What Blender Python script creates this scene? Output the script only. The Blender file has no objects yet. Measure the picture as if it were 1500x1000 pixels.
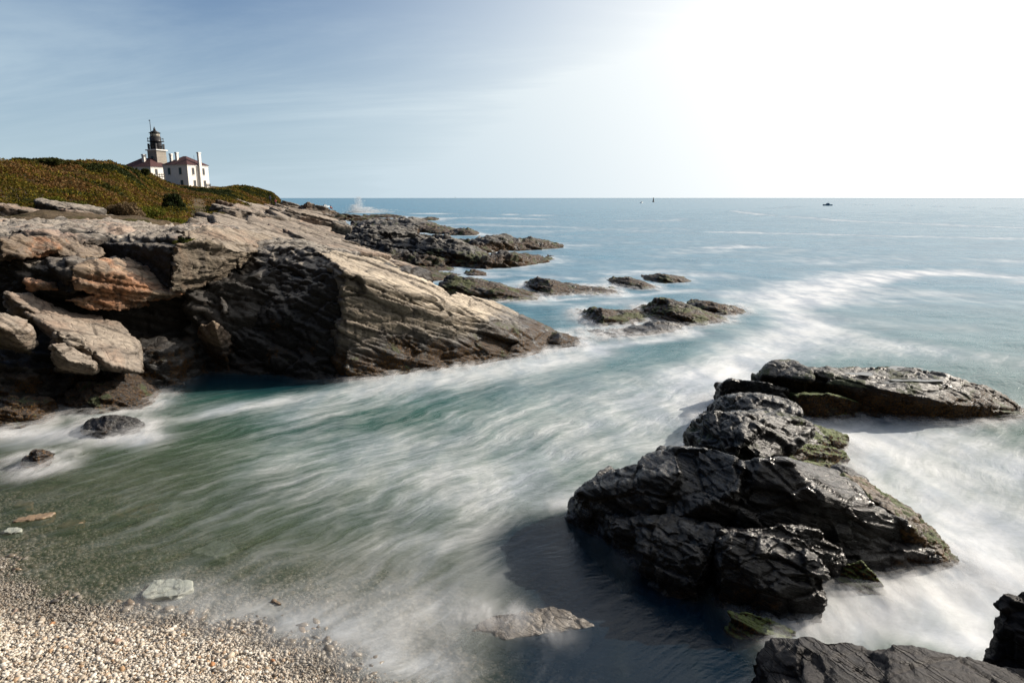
import bpy, bmesh, math, random, time
import numpy as np
from mathutils import Vector, Matrix
from mathutils.kdtree import KDTree
random.seed(7); RNG = np.random.default_rng(7)
S = bpy.context.scene
COL = S.collection
R = math.radians

# ------------------------------------------------------------------ camera, sky, sun, exposure
CAM_Z = 5.0
PITCH = math.atan(0.21)
cd = bpy.data.cameras.new('camera'); cam = bpy.data.objects.new('camera', cd); COL.objects.link(cam)
cam.location = (0, 0, CAM_Z); cam.rotation_euler = (R(90) - PITCH, 0, 0)
cd.sensor_width = 36; cd.lens = 24; cd.clip_start = 0.1; cd.clip_end = 60000
S.camera = cam
SUN_AZ, SUN_EL = 68.0, 29.0           # degrees right of the view axis (+Y), above the horizon
sd = Vector((math.sin(R(SUN_AZ)) * math.cos(R(SUN_EL)), math.cos(R(SUN_AZ)) * math.cos(R(SUN_EL)), math.sin(R(SUN_EL))))
sl = bpy.data.lights.new('sun', 'SUN'); sl.energy = 5.0; sl.angle = R(0.5); sl.color = (1.0, 0.90, 0.77)
so = bpy.data.objects.new('sun', sl); COL.objects.link(so); so.rotation_euler = sd.to_track_quat('Z', 'Y').to_euler()
S.view_settings.view_transform = 'Standard'; S.view_settings.look = 'None'
S.view_settings.exposure = 0.18; S.view_settings.gamma = 1
S.render.engine = 'CYCLES'; S.cycles.use_denoising = True
S.cycles.max_bounces = 8; S.cycles.transparent_max_bounces = 12; S.cycles.diffuse_bounces = 2
S.cycles.caustics_reflective = False; S.cycles.caustics_refractive = False

class NT:
    """small helper for building node trees"""
    def __init__(s, tree): s.t = tree; s.n = tree.nodes; s.l = tree.links
    def new(s, typ, **kw):
        n = s.n.new(typ)
        for k, v in kw.items():
            if k[0] == '_': setattr(n, k[1:], v)
        return n
    def set(s, sock, v):
        if isinstance(v, bpy.types.NodeSocket): s.l.new(v, sock)
        else: sock.default_value = v
    def math(s, op, a, b=0.0, c=0.0, clamp=False):
        n = s.n.new('ShaderNodeMath'); n.operation = op; n.use_clamp = clamp
        s.set(n.inputs[0], a); s.set(n.inputs[1], b); s.set(n.inputs[2], c); return n.outputs[0]
    def vmath(s, op, a, b=(0, 0, 0)):
        n = s.n.new('ShaderNodeVectorMath'); n.operation = op
        s.set(n.inputs[0], a); s.set(n.inputs[1], b)
        return n.outputs['Value'] if op in ('DOT_PRODUCT', 'LENGTH') else n.outputs[0]
    def mix(s, f, a, b, typ='RGBA', blend='MIX'):
        n = s.n.new('ShaderNodeMix'); n.data_type = typ; n.blend_type = blend
        i = {'RGBA': (6, 7, 2), 'FLOAT': (2, 3, 0)}[typ]
        s.set(n.inputs[0], f)
        s.set(n.inputs[i[0]], (*a, 1) if isinstance(a, tuple) and len(a) == 3 else a)
        s.set(n.inputs[i[1]], (*b, 1) if isinstance(b, tuple) and len(b) == 3 else b)
        return n.outputs[i[2]]
    def ramp(s, f, lo, hi, a=0.0, b=1.0, smooth=True):
        n = s.n.new('ShaderNodeMapRange'); n.interpolation_type = 'SMOOTHSTEP' if smooth else 'LINEAR'
        for i, v in enumerate((f, lo, hi, a, b)): s.set(n.inputs[i], v)
        return n.outputs[0]
    def cramp(s, f, stops):
        n = s.n.new('ShaderNodeValToRGB'); s.set(n.inputs[0], f); e = n.color_ramp.elements
        while len(e) < len(stops): e.new(0.5)
        for el, (p, c) in zip(e, stops): el.position = p; el.color = (*c, 1)
        return n.outputs[0]
    def noise(s, vec, scale, detail=4, rough=0.55, dist=0.0, out=0):
        n = s.n.new('ShaderNodeTexNoise'); s.set(n.inputs['Vector'], vec)
        n.inputs['Scale'].default_value = scale; n.inputs['Detail'].default_value = detail
        n.inputs['Roughness'].default_value = rough; n.inputs['Distortion'].default_value = dist
        return n.outputs[out]
    def voro(s, vec, scale, feature='F1', out='Distance'):
        n = s.n.new('ShaderNodeTexVoronoi'); n.feature = feature; s.set(n.inputs['Vector'], vec)
        n.inputs['Scale'].default_value = scale; return n.outputs[out]
    def mapv(s, vec, rot=(0, 0, 0), scale=(1, 1, 1), loc=(0, 0, 0)):
        n = s.n.new('ShaderNodeMapping'); s.set(n.inputs[0], vec)
        n.inputs[1].default_value = loc; n.inputs[2].default_value = rot; n.inputs[3].default_value = scale
        return n.outputs[0]
    def sep(s, v):
        n = s.n.new('ShaderNodeSeparateXYZ'); s.set(n.inputs[0], v); return n.outputs
    def comb(s, x, y, z):
        n = s.n.new('ShaderNodeCombineXYZ')
        for i, v in enumerate((x, y, z)): s.set(n.inputs[i], v)
        return n.outputs[0]
    def attr(s, name):
        n = s.n.new('ShaderNodeAttribute'); n.attribute_name = name; return n.outputs['Fac']

W = bpy.data.worlds.new('World'); S.world = W; W.use_nodes = True
n = NT(W.node_tree); n.n.clear()
sky = n.new('ShaderNodeTexSky'); sky.sky_type = 'NISHITA'; sky.sun_disc = False
sky.sun_elevation = R(SUN_EL); sky.sun_rotation = R(SUN_AZ); sky.altitude = 0; sky.air_density = 1.3; sky.dust_density = 0.7; sky.ozone_density = 2.5
tc = n.new('ShaderNodeTexCoord').outputs['Generated']
d = n.vmath('NORMALIZE', tc); x, y, z = n.sep(d)
zz = n.math('ADD', n.math('MAXIMUM', z, 0.0), 0.20)
plane = n.comb(n.math('DIVIDE', x, zz), n.math('DIVIDE', y, zz), 0.0)
m1 = n.mapv(plane, rot=(0, 0, R(38)), scale=(0.22, 0.75, 1))
c1 = n.noise(m1, 1.1, 8, 0.62, 0.9)
c2 = n.noise(n.mapv(plane, rot=(0, 0, R(20)), scale=(0.5, 0.9, 1)), 0.55, 4, 0.5, 0.4)
dots = n.vmath('DOT_PRODUCT', d, tuple(sd))
veil = n.ramp(dots, 0.0, 0.95, 0.0, 1.0)                     # thin high cloud lit towards the sun
low = n.ramp(z, -0.10, 0.40, 1.0, 0.0)
wisps = n.math('MULTIPLY', n.ramp(c1, 0.40, 0.72), n.ramp(c2, 0.30, 0.62))
cl = n.math('ADD', n.math('MULTIPLY', wisps, 0.46), n.math('MULTIPLY', veil, 0.98))
cl = n.math('ADD', cl, n.math('MULTIPLY', low, n.ramp(y, -0.1, 0.6, 0.05, 1.0)), clamp=True)
bright = n.math('ADD', n.ramp(y, -0.5, 0.4, 2.5, 8.6), n.math('MULTIPLY', n.math('POWER', n.math('MAXIMUM', dots, 0.0), 2.0), 11.0))
ccol = n.mix(veil, (0.72, 0.89, 1.0), (1.0, 0.965, 0.92))
cloudc = n.vmath('MULTIPLY', ccol, n.comb(bright, bright, bright))
dk = n.ramp(y, -0.7, 0.3, 0.4, 1.0)
deep = n.vmath('MULTIPLY', n.vmath('MULTIPLY', sky.outputs[0], (0.10, 0.42, 0.83)), n.comb(dk, dk, dk))
bg = n.new('ShaderNodeBackground'); n.l.new(n.mix(cl, deep, cloudc), bg.inputs[0]); bg.inputs[1].default_value = 0.08
ow = n.new('ShaderNodeOutputWorld'); n.l.new(bg.outputs[0], ow.inputs[0])

# ------------------------------------------------------------------ measuring helpers
CT, ST = math.cos(PITCH), math.sin(PITCH)
def ray(px, py):
    u = (px - 750) / 1000; v = (500 - py) / 1000
    return u, CT + v * ST, -ST + v * CT
def T(px, py, z=0.0):                     # point of known height
    u, a, b = ray(px, py); t = (z - CAM_Z) / b; return (u * t, a * t, z)
def D(px, py, Y):                         # point of known distance
    u, a, b = ray(px, py); t = Y / a; return (u * t, Y, CAM_Z + b * t)
def P(t): return T(*t[:3]) if len(t) == 3 and t[2] < 6.9 else D(*t)

def tag(o, label=None, cat=None, group=None, kind=None):
    if label: o['label'] = label
    if cat: o['category'] = cat
    if group: o['group'] = group
    if kind: o['kind'] = kind
    return o
def mesh_obj(name, verts, faces, mat, parent=None, smooth=False):
    me = bpy.data.meshes.new(name); me.from_pydata([tuple(v) for v in verts], [], faces); me.update()
    if mat: me.materials.append(mat)
    if smooth: me.polygons.foreach_set('use_smooth', [True] * len(me.polygons))
    o = bpy.data.objects.new(name, me); COL.objects.link(o)
    if parent: o.parent = parent
    return o
def np_mesh(name, V, F, mat, smooth=True, parent=None):
    """V (n,3), F (m,k) arrays"""
    me = bpy.data.meshes.new(name); V = np.asarray(V, np.float32); F = np.asarray(F, np.int32)
    k = F.shape[1]; me.vertices.add(len(V)); me.vertices.foreach_set('co', V.ravel())
    me.loops.add(F.size); me.loops.foreach_set('vertex_index', F.ravel())
    me.polygons.add(len(F)); me.polygons.foreach_set('loop_start', np.arange(0, F.size, k, dtype=np.int32))
    me.polygons.foreach_set('use_smooth', np.full(len(F), smooth)); me.update(calc_edges=True)
    if mat: me.materials.append(mat)
    o = bpy.data.objects.new(name, me); COL.objects.link(o)
    if parent: o.parent = parent
    return o
def empty(name, loc=(0, 0, 0), rz=0):
    o = bpy.data.objects.new(name, None); COL.objects.link(o); o.location = loc; o.rotation_euler = (0, 0, rz)
    o.empty_display_size = 0.1; return o

# ------------------------------------------------------------------ vectorised noise
def _h(i, j, k, seed):
    n = (i * 374761393 + j * 668265263 + k * 2147483647 * 3 + seed * 974634777) & 0xFFFFFFFF
    n = ((n ^ (n >> 13)) * 1274126177) & 0xFFFFFFFF
    n = ((n ^ (n >> 16)) * 2246822519) & 0xFFFFFFFF
    return ((n ^ (n >> 15)) & 0xFFFFFF).astype(np.float64) / 0xFFFFFF
def vnoise(p, seed=0):
    i = np.floor(p).astype(np.int64); f = p - i; f = f * f * f * (f * (f * 6 - 15) + 10); r = 0
    for a in (0, 1):
        wa = f[:, 0] if a else 1 - f[:, 0]
        for b in (0, 1):
            wb = f[:, 1] if b else 1 - f[:, 1]
            for c in (0, 1):
                wc = f[:, 2] if c else 1 - f[:, 2]
                r = r + wa * wb * wc * _h(i[:, 0] + a, i[:, 1] + b, i[:, 2] + c, seed)
    return r * 2 - 1
def fbm(p, oct=4, seed=0, gain=0.5):
    r = 0; a = 1.0
    for o in range(oct): r = r + a * vnoise(p * (2.03 ** o) + o * 17.3, seed + o); a *= gain
    return r
def worley(p, seed=0):
    i = np.floor(p).astype(np.int64); n = len(p)
    f1 = np.full(n, 9.0); f2 = np.full(n, 9.0); rid = np.zeros(n); tilt = np.zeros(n)
    for a in (-1, 0, 1):
        for b in (-1, 0, 1):
            for c in (-1, 0, 1):
                q = i + (a, b, c)
                h = [_h(q[:, 0], q[:, 1], q[:, 2], seed + s) for s in (1, 2, 3)]
                dl = [p[:, k] - (q[:, k] + 0.5 + (h[k] - 0.5) * 0.9) for k in range(3)]
                dd = dl[0] ** 2 + dl[1] ** 2 + dl[2] ** 2
                cl = dd < f1; tilt = np.where(cl, sum(dl[k] * (h[(k + 1) % 3] - 0.5) * 2 for k in range(3)), tilt)
                f2 = np.where(cl, f1, np.minimum(f2, dd)); rid = np.where(cl, h[0] * 0.5 + h[2] * 0.5, rid); f1 = np.where(cl, dd, f1)
    return np.sqrt(f1), np.sqrt(f2), rid, tilt

# ------------------------------------------------------------------ rock builder
ROCK_PTS = []                                 # points of rock near the water line, used for the foam
def bed_frame(dip=22, azi=20, strike=-90):
    """axes: e0 down the dip, e1 along strike, e2 bed normal"""
    a = R(azi); dr = np.array([math.cos(a), math.sin(a), 0.0]); dp = R(dip)
    e0 = dr * math.cos(dp) + np.array([0, 0, -math.sin(dp)]); e2 = dr * math.sin(dp) + np.array([0, 0, math.cos(dp)])
    return np.array([e0, np.cross(e2, e0), e2])
def hull_mesh(hulls):
    bm = bmesh.new()
    for h in hulls:
        b = bmesh.new(); vs = [b.verts.new(p) for p in h]
        r = bmesh.ops.convex_hull(b, input=vs)
        dead = [v for v in r['geom_interior'] if isinstance(v, bmesh.types.BMVert)]
        bmesh.ops.delete(b, geom=dead, context='VERTS')
        for v in list(b.verts):
            if not v.link_faces: b.verts.remove(v)
        me = bpy.data.meshes.new('tmp'); b.to_mesh(me); b.free(); bm.from_mesh(me); bpy.data.meshes.remove(me)
    bmesh.ops.recalc_face_normals(bm, faces=bm.faces)
    return bm
def rock(name, label, cat, hulls, mat, voxel=0.05, amp=0.1, cell=(1.2, 0.7, 0.3), frame=None, seed=0, group=None, ledge=0.06,
         fine=1.0, rounding=0, micro=0.0, wash=True, kind=None, parent=None):
    bm = hull_mesh(hulls); me = bpy.data.meshes.new(name); bm.to_mesh(me); bm.free()
    o = bpy.data.objects.new(name, me); COL.objects.link(o)
    md = o.modifiers.new('r', 'REMESH'); md.mode = 'VOXEL'; md.voxel_size = voxel; md.adaptivity = 0
    if rounding:
        ms = o.modifiers.new('s', 'SMOOTH'); ms.factor = 0.5; ms.iterations = rounding
    dg = bpy.context.evaluated_depsgraph_get(); ev = o.evaluated_get(dg)
    me2 = bpy.data.meshes.new_from_object(ev); o.modifiers.clear(); o.data = me2; bpy.data.meshes.remove(me); me2.name = name
    nv = len(me2.vertices); co = np.empty(nv * 3, np.float32); me2.vertices.foreach_get('co', co)
    nr = np.empty(nv * 3, np.float32); me2.vertex_normals.foreach_get('vector', nr)
    co = co.reshape(-1, 3).astype(np.float64); nr = nr.reshape(-1, 3).astype(np.float64)
    F = bed_frame() if frame is None else frame
    q = co @ F.T; cell = np.array(cell); sd_ = seed * 31 + 5
    warp = np.stack([vnoise(co * (0.45 / cell[0]) + s, sd_ + s) for s in (3, 7, 11)], 1)
    q1 = q / cell + warp * np.array([0.15, 0.15, 0.28])
    f1, f2, rid, tl = worley(q1, sd_)
    g = f2 - f1
    crack = -np.exp(-(g / 0.045) ** 2)
    f1b, f2b, ridb, tlb = worley(q1 * np.array([2.3, 2.3, 2.1]) + 5.5, sd_ + 9)
    crackb = -np.exp(-((f2b - f1b) / 0.08) ** 2)
    across = np.sqrt(np.clip(1 - (nr @ F[2]) ** 2, 0, 1))          # faces that cut across the beds show ledges
    s = q[:, 2] / (cell[2] * 0.45) + 0.9 * fbm(co * 0.35, 2, sd_ + 4)
    si = np.floor(s); sf = s - si
    lay = _h(si.astype(np.int64), np.zeros(nv, np.int64), np.zeros(nv, np.int64), sd_ + 2)
    lay2 = _h(si.astype(np.int64) + 1, np.zeros(nv, np.int64), np.zeros(nv, np.int64), sd_ + 2)
    tt = np.clip((sf - 0.8) / 0.2, 0, 1); lay = lay * (1 - tt) + lay2 * tt
    groove = -np.exp(-((np.minimum(sf, 1 - sf)) / 0.10) ** 2)
    flat = 0.3 + 0.7 * across
    dsp = amp * ((rid - 0.5) * 1.5 + 1.25 * tl * flat + 0.40 * crack + (ridb - 0.5) * 0.6 + 0.7 * tlb * flat + 0.2 * crackb)
    dsp += across * ledge * ((lay - 0.5) * 1.8 + groove * 0.5 * (0.5 + 0.5 * vnoise(co * 0.8, sd_ + 8)))
    dsp += amp * 0.42 * flat * fbm(co * (0.8 / cell[0]), 3, sd_ + 20)
    dsp += amp * 0.22 * fine * fbm(q * np.array([0.6, 0.6, 1.6]) * (5.5 / cell[0]), 4, sd_ + 30, 0.62)
    if micro:
        _, _, r3, t3 = worley(q1 * np.array([5.1, 5.1, 4.0]) + 2.2, sd_ + 40)
        _, _, r4, t4 = worley(q1 * np.array([11., 11., 8.0]) + 7.2, sd_ + 50)
        dsp += amp * micro * (0.55 * t3 + 0.25 * (r3 - .5) + 0.28 * t4 + 0.12 * (r4 - .5)) * (0.5 + 0.5 * np.clip(vnoise(co * 1.3, sd_ + 60) + .5, 0, 1))
    co = co + nr * dsp[:, None]
    me2.vertices.foreach_set('co', co.astype(np.float32).ravel())
    a = me2.attributes.new('cavity', 'FLOAT', 'POINT')
    a.data.foreach_set('value', np.clip(-crack * 0.8 - crackb * 0.35 - across * groove * 0.35, 0, 1).astype(np.float32))
    me2.materials.clear(); me2.materials.append(mat)
    me2.polygons.foreach_set('use_smooth', np.full(len(me2.polygons), True)); me2.update()
    m = np.abs(co[:, 2]) < max(0.06, voxel); pts = co[m]
    if len(pts) and wash: ROCK_PTS.append(pts[::max(1, len(pts) // 2500)])
    o.parent = parent
    return tag(o, label, cat, group, kind)

def prism(top, water, back=None, deep=-0.8):
    """tops as traced points; water line points taken at height 0 and again below it"""
    t = [P(p) for p in top]; w = [T(*p) if len(p) == 2 else P(p) for p in water]
    pts = t + w + [(a, b, deep) for a, b, c in w]
    if back is not None:
        pts += [(a, b + back, min(c, 0) + deep) for a, b, c in t] + [(a, b + back * 0.6, c * 0.8) for a, b, c in t]
    else: pts += [(a, b, deep) for a, b, c in t]
    return pts
def ridge(top, water, k=0.04, kb=0.06, deep=-0.6, hk=0.35):
    """a rock following an uneven sky line: one convex piece per stretch; top (px,py) or (px,py,z)"""
    wx = [p[0] for p in water]; wy = [p[1] for p in water]; out = []
    def col(p):
        wpy = float(np.interp(p[0], wx, wy)); w = T(p[0], wpy, 0); Y = w[1] * (1 + k)
        t = D(p[0], p[1], Y) if len(p) == 2 else T(*p)
        h = max(t[2], 0.02); L = math.hypot(0, w[1] * kb)
        mid = ((w[0] + t[0]) / 2, w[1] + (t[1] - w[1]) * 0.3, h * 0.62)
        return [w, (w[0], w[1], deep), mid, t, (t[0], t[1] + L * hk, h * 0.8), (t[0] * (t[1] + L) / t[1], t[1] + L, deep)]
    cs = [col(p) for p in top]
    for a, b in zip(cs, cs[1:]): out.append(a + b)
    return out
def slab(c, L, Wd, th, azi, dip, roll=0, j=0.12, depth=1.5):
    """a tilted bed of rock, deeper at the base; c is the middle of its top face"""
    F = bed_frame(dip, azi); e0, e1, e2 = F; pts = []
    e1 = e1 * math.cos(R(roll)) + e2 * math.sin(R(roll))
    for a, b in ((-.5, -.5), (.5, -.5), (.5, .5), (-.5, .5), (0, -.56), (0, .55)):
        p = np.array(c) + e0 * L * (a + random.uniform(-j, j) * 0.6) + e1 * Wd * (b + random.uniform(-j, j)) 
        pts.append(tuple(p)); pts.append(tuple(p - e2 * th)); 
        pts.append((p[0], p[1], p[2] - th - depth))
    return pts

# ------------------------------------------------------------------ materials
def new_mat(name):
    m = bpy.data.materials.new(name); m.use_nodes = True; n = NT(m.node_tree); n.n.clear()
    b = n.new('ShaderNodeBsdfPrincipled'); o = n.new('ShaderNodeOutputMaterial'); n.l.new(b.outputs[0], o.inputs[0])
    return m, n, b, o
def bump(n, h, dist, strength=1.0, normal=None):
    b = n.new('ShaderNodeBump'); n.set(b.inputs['Height'], h); b.inputs['Distance'].default_value = dist
    b.inputs['Strength'].default_value = strength
    if normal: n.l.new(normal, b.inputs['Normal'])
    return b.outputs[0]
def rock_mat(name, pal, wet=0.8, wet_soft=0.5, moss=0.3, mosstop=1.2, weed=0.4, orange=0.0, rough=0.8, wetcol=(0.022, 0.02, 0.019),
             scale=1.0, dip=22, azi=20, wetrough=0.28, stain=0.5, bumpd=0.03, spec=0.4, top=0.0, topcol=None, crackb=0.35, mosscol=((0.028, 0.036, 0.010), (0.085, 0.10, 0.018))):
    m, n, b, o = new_mat(name)
    g = n.new('ShaderNodeNewGeometry'); pos = g.outputs['Position']; nor = g.outputs['Normal']
    F = bed_frame(dip, azi)
    q = n.comb(*[n.vmath('DOT_PRODUCT', pos, tuple(F[i])) for i in range(3)])
    z = n.sep(pos)[2]; nz = n.sep(nor)[2]
    big = n.noise(pos, 0.55 * scale, 4, 0.6)
    band = n.noise(n.mapv(q, scale=(0.35, 0.35, 5.0)), 1.0 * scale, 5, 0.65, 0.3)
    fine = n.noise(n.mapv(q, scale=(1, 1, 2.5)), 7.0 * scale, 8, 0.7)
    speck = n.noise(pos, 40 * scale, 3, 0.7)
    f = n.math('ADD', n.math('MULTIPLY', band, 0.55), n.math('ADD', n.math('MULTIPLY', big, 0.25), n.math('MULTIPLY', fine, 0.35)))
    c = n.cramp(f, [(0.36, pal[0]), (0.50, pal[1]), (0.62, pal[2]), (0.78, pal[3])])
    c = n.mix(n.ramp(speck, 0.35, 0.7, 0.0, 0.35), c, (0.5, 0.46, 0.4), blend='SOFT_LIGHT')
    if orange:
        og = n.math('MULTIPLY', n.ramp(n.noise(pos, 0.42 * scale, 5, 0.65, 0.3), 0.5, 0.62), orange)
        c = n.mix(og, c, n.cramp(fine, [(0.3, (0.16, 0.07, 0.035)), (0.6, (0.42, 0.19, 0.09)), (0.8, (0.5, 0.3, 0.17))]))
    if top:  # sunlit, bleached tops painted in: upward faces get a lighter colour
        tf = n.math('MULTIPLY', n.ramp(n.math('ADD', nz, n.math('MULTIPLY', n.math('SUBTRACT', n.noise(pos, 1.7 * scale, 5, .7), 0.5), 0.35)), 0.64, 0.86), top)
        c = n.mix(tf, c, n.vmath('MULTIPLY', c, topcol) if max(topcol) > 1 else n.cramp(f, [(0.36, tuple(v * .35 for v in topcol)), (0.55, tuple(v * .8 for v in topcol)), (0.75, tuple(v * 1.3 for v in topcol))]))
    # vertical dark run-off streaks on the steep faces
    st = n.noise(n.mapv(pos, scale=(2.4, 2.4, 0.22)), 1.6 * scale, 5, 0.6, 0.2)
    steep = n.ramp(nz, 0.75, 0.25)
    c = n.mix(n.math('MULTIPLY', n.math('MULTIPLY', n.ramp(st, 0.50, 0.66), steep), stain), c, (0.06, 0.052, 0.045))
    c = n.mix(n.math('MULTIPLY', n.attr('cavity'), 0.62), c, (0.045, 0.036, 0.03))
    # tide zone: wet rock, brown weed, green algae
    zj = n.math('SUBTRACT', z, n.math('MULTIPLY', n.math('SUBTRACT', n.noise(pos, 0.9 * scale, 5, 0.6), 0.5), 1.5))
    wf = n.ramp(zj, wet, wet + wet_soft, 1.0, 0.0)
    wc = n.mix(n.ramp(fine, 0.35, 0.7), wetcol, tuple(min(1, v * 2.3) for v in wetcol))
    c2 = n.mix(wf, c, wc)
    wn = n.noise(pos, 2.1 * scale, 6, 0.7); wsp = n.noise(pos, 26 * scale, 3, 0.75)
    wm = n.math('MULTIPLY', n.math('MULTIPLY', n.ramp(wn, 0.60 - weed * 0.3, 0.68 - weed * 0.3), n.ramp(zj, wet - 0.25, wet + 0.3, 1, 0)), n.ramp(wsp, 0.38, 0.55))
    c2 = n.mix(wm, c2, n.cramp(wsp, [(0.4, (0.018, 0.010, 0.004)), (0.55, (0.080, 0.040, 0.013)), (0.72, (0.19, 0.105, 0.032))]))
    mn = n.noise(pos, 1.3 * scale, 6, 0.68, 0.2)
    mm = n.math('MULTIPLY', n.ramp(mn, 0.64 - moss * 0.3, 0.70 - moss * 0.3), n.math('MULTIPLY', n.ramp(zj, mosstop - 0.3, mosstop, 1, 0), n.ramp(nz, 0.2, 0.6)))
    mm = n.math('MULTIPLY', mm, n.ramp(wsp, 0.30, 0.5, 0.35, 1.0))
    c2 = n.mix(mm, c2, n.mix(n.noise(pos, 9 * scale, 4, 0.7), mosscol[0], mosscol[1]))
    n.l.new(c2, b.inputs['Base Color'])
    soft = n.math('MAXIMUM', wm, mm)
    r = n.mix(wf, rough, n.ramp(speck, 0.3, 0.7, wetrough, wetrough + 0.25), 'FLOAT')
    n.l.new(n.mix(soft, r, 0.75, 'FLOAT'), b.inputs['Roughness'])
    n.l.new(n.ramp(nz, 0.25, 0.7, spec * .35, min(1.0, spec * 1.9)), b.inputs['Specular IOR Level'])
    crk = n.voro(n.mapv(q, scale=(1.2, 1.6, 4.5)), 1.5 * scale, 'DISTANCE_TO_EDGE')
    beds = n.noise(n.mapv(q, scale=(0.25, 0.25, 11.0)), 1.6 * scale, 3, 0.6, 0.15)
    h = n.math('ADD', n.math('MULTIPLY', band, 0.9), n.math('ADD', n.math('MULTIPLY', fine, 1.0), n.math('MULTIPLY', n.ramp(crk, 0, 0.05), crackb)))
    h = n.math('ADD', h, n.math('MULTIPLY', speck, 0.16))
    h = n.math('ADD', h, n.math('MULTIPLY', n.ramp(beds, 0.44, 0.5), 0.45))
    h = n.math('ADD', h, n.math('MULTIPLY', n.math('MULTIPLY', wsp, soft), 0.9))
    n.l.new(bump(n, h, bumpd / scale), b.inputs['Normal'])
    return m

PALE = [(0.06, 0.05, 0.042), (0.14, 0.118, 0.097), (0.235, 0.20, 0.165), (0.36, 0.315, 0.26)]
TAN = [(0.06, 0.043, 0.033), (0.135, 0.10, 0.075), (0.22, 0.17, 0.125), (0.34, 0.27, 0.20)]
GREY = [(0.035, 0.033, 0.032), (0.075, 0.070, 0.066), (0.13, 0.12, 0.108), (0.22, 0.20, 0.175)]
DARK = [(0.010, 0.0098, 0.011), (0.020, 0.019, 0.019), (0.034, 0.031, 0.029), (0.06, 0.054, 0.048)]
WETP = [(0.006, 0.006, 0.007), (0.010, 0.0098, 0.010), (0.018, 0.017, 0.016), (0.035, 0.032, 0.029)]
SHADE_TIDAL = [(0.014, 0.013, 0.013), (0.026, 0.024, 0.022), (0.045, 0.040, 0.036), (0.085, 0.075, 0.065)]  # shade painted into this cliff palette; also the dark tone of tidal rock
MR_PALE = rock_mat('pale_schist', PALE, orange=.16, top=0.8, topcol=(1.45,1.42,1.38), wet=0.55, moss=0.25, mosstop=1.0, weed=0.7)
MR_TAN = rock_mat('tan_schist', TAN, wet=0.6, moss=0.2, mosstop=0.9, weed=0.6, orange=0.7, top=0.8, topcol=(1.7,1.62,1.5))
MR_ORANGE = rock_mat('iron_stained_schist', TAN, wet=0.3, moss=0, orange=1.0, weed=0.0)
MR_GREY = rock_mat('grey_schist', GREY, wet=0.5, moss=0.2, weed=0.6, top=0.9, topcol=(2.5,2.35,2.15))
MR_BACK = rock_mat('shaded_grey_schist', SHADE_TIDAL, wet=0.5, moss=0.0, weed=0.3, spec=.3, top=0.9, topcol=(.22,.19,.16))  # shaded copy of the grey schist, shade painted into its palette
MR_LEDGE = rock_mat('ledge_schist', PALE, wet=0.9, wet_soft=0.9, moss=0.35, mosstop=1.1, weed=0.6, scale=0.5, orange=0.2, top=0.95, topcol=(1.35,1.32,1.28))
MR_SHADE = rock_mat('painted_shade_schist', SHADE_TIDAL, wet=0.9, wet_soft=0.6, moss=0.0, weed=0.4, wetcol=(0.02, 0.019, 0.018), rough=0.7)  # shade of the hollow and cliff foot painted into the colour
MR_SHORE = rock_mat('tidal_schist', SHADE_TIDAL, top=.8, topcol=(.26,.24,.21), wet=0.9, wet_soft=0.8, moss=0.42, mosstop=1.3, weed=0.7, scale=0.6, wetcol=(0.014, 0.012, 0.012))
MR_MOSSY = rock_mat('mossy_tidal_rock', WETP, wet=0.8, mosscol=((0.03, 0.04, 0.008), (0.11, 0.12, 0.018)), moss=0.55, mosstop=1.5, weed=0.7, scale=0.8)
MR_WET = rock_mat('wet_black_rock', WETP, wet=0.12, wet_soft=.35, moss=0.0, mosstop=0.5, weed=0.3, rough=0.25, spec=0.5, wetrough=0.25, wetcol=(0.007, 0.0065, 0.007), bumpd=0.05, stain=0.2, top=0.42, topcol=(.065,.059,.053), crackb=.08)
MR_FORE = rock_mat('foreground_black_rock', [(0.007, 0.0066, 0.0076), (0.013, 0.012, 0.0135), (0.022, 0.0195, 0.021), (0.04, 0.036, 0.037)], wet=-1, moss=0.0, weed=0.0, rough=0.5, spec=0.16, bumpd=0.05, stain=0.0, crackb=.03)
MR_WETMOSS = rock_mat('wet_weedy_rock', WETP, crackb=.08, top=.25, topcol=(.06,.052,.044), wet=0.6, moss=0.36, mosstop=1.5, weed=0.8, rough=0.40, spec=0.5, wetrough=0.24, wetcol=(0.011, 0.010, 0.010), bumpd=0.04, stain=0.2, mosscol=((0.02, 0.03, 0.006), (0.07, 0.09, 0.013)))
MR_GREENWET = rock_mat('green_weedy_rock', WETP, crackb=.08, wet=0.9, moss=0.8, mosstop=1.5, weed=0.7, rough=0.40, spec=0.5, wetrough=0.24, wetcol=(0.011, 0.010, 0.010), bumpd=0.04, stain=0.2, mosscol=((0.035, 0.055, 0.006), (0.15, 0.20, 0.02)))
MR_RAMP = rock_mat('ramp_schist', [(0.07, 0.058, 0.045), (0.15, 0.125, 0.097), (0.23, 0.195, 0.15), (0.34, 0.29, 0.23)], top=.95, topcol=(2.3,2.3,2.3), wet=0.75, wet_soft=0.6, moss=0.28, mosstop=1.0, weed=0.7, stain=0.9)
MR_SHOULDER = rock_mat('shoulder_schist', SHADE_TIDAL, top=.95, topcol=(.36,.32,.27), wet=1.6, wet_soft=1.0, moss=0.0, weed=0.1, wetcol=(0.013, 0.0125, 0.0125), wetrough=0.5, spec=0.3)  # shade of this face painted in by dark palette and high wet zone
MR_AWASH = rock_mat('awash_schist', [(0.05, 0.042, 0.034), (0.10, 0.085, 0.07), (0.17, 0.145, 0.115), (0.25, 0.215, 0.17)], wet=-3, moss=0.0, weed=0.0, rough=0.4, scale=2)
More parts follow.
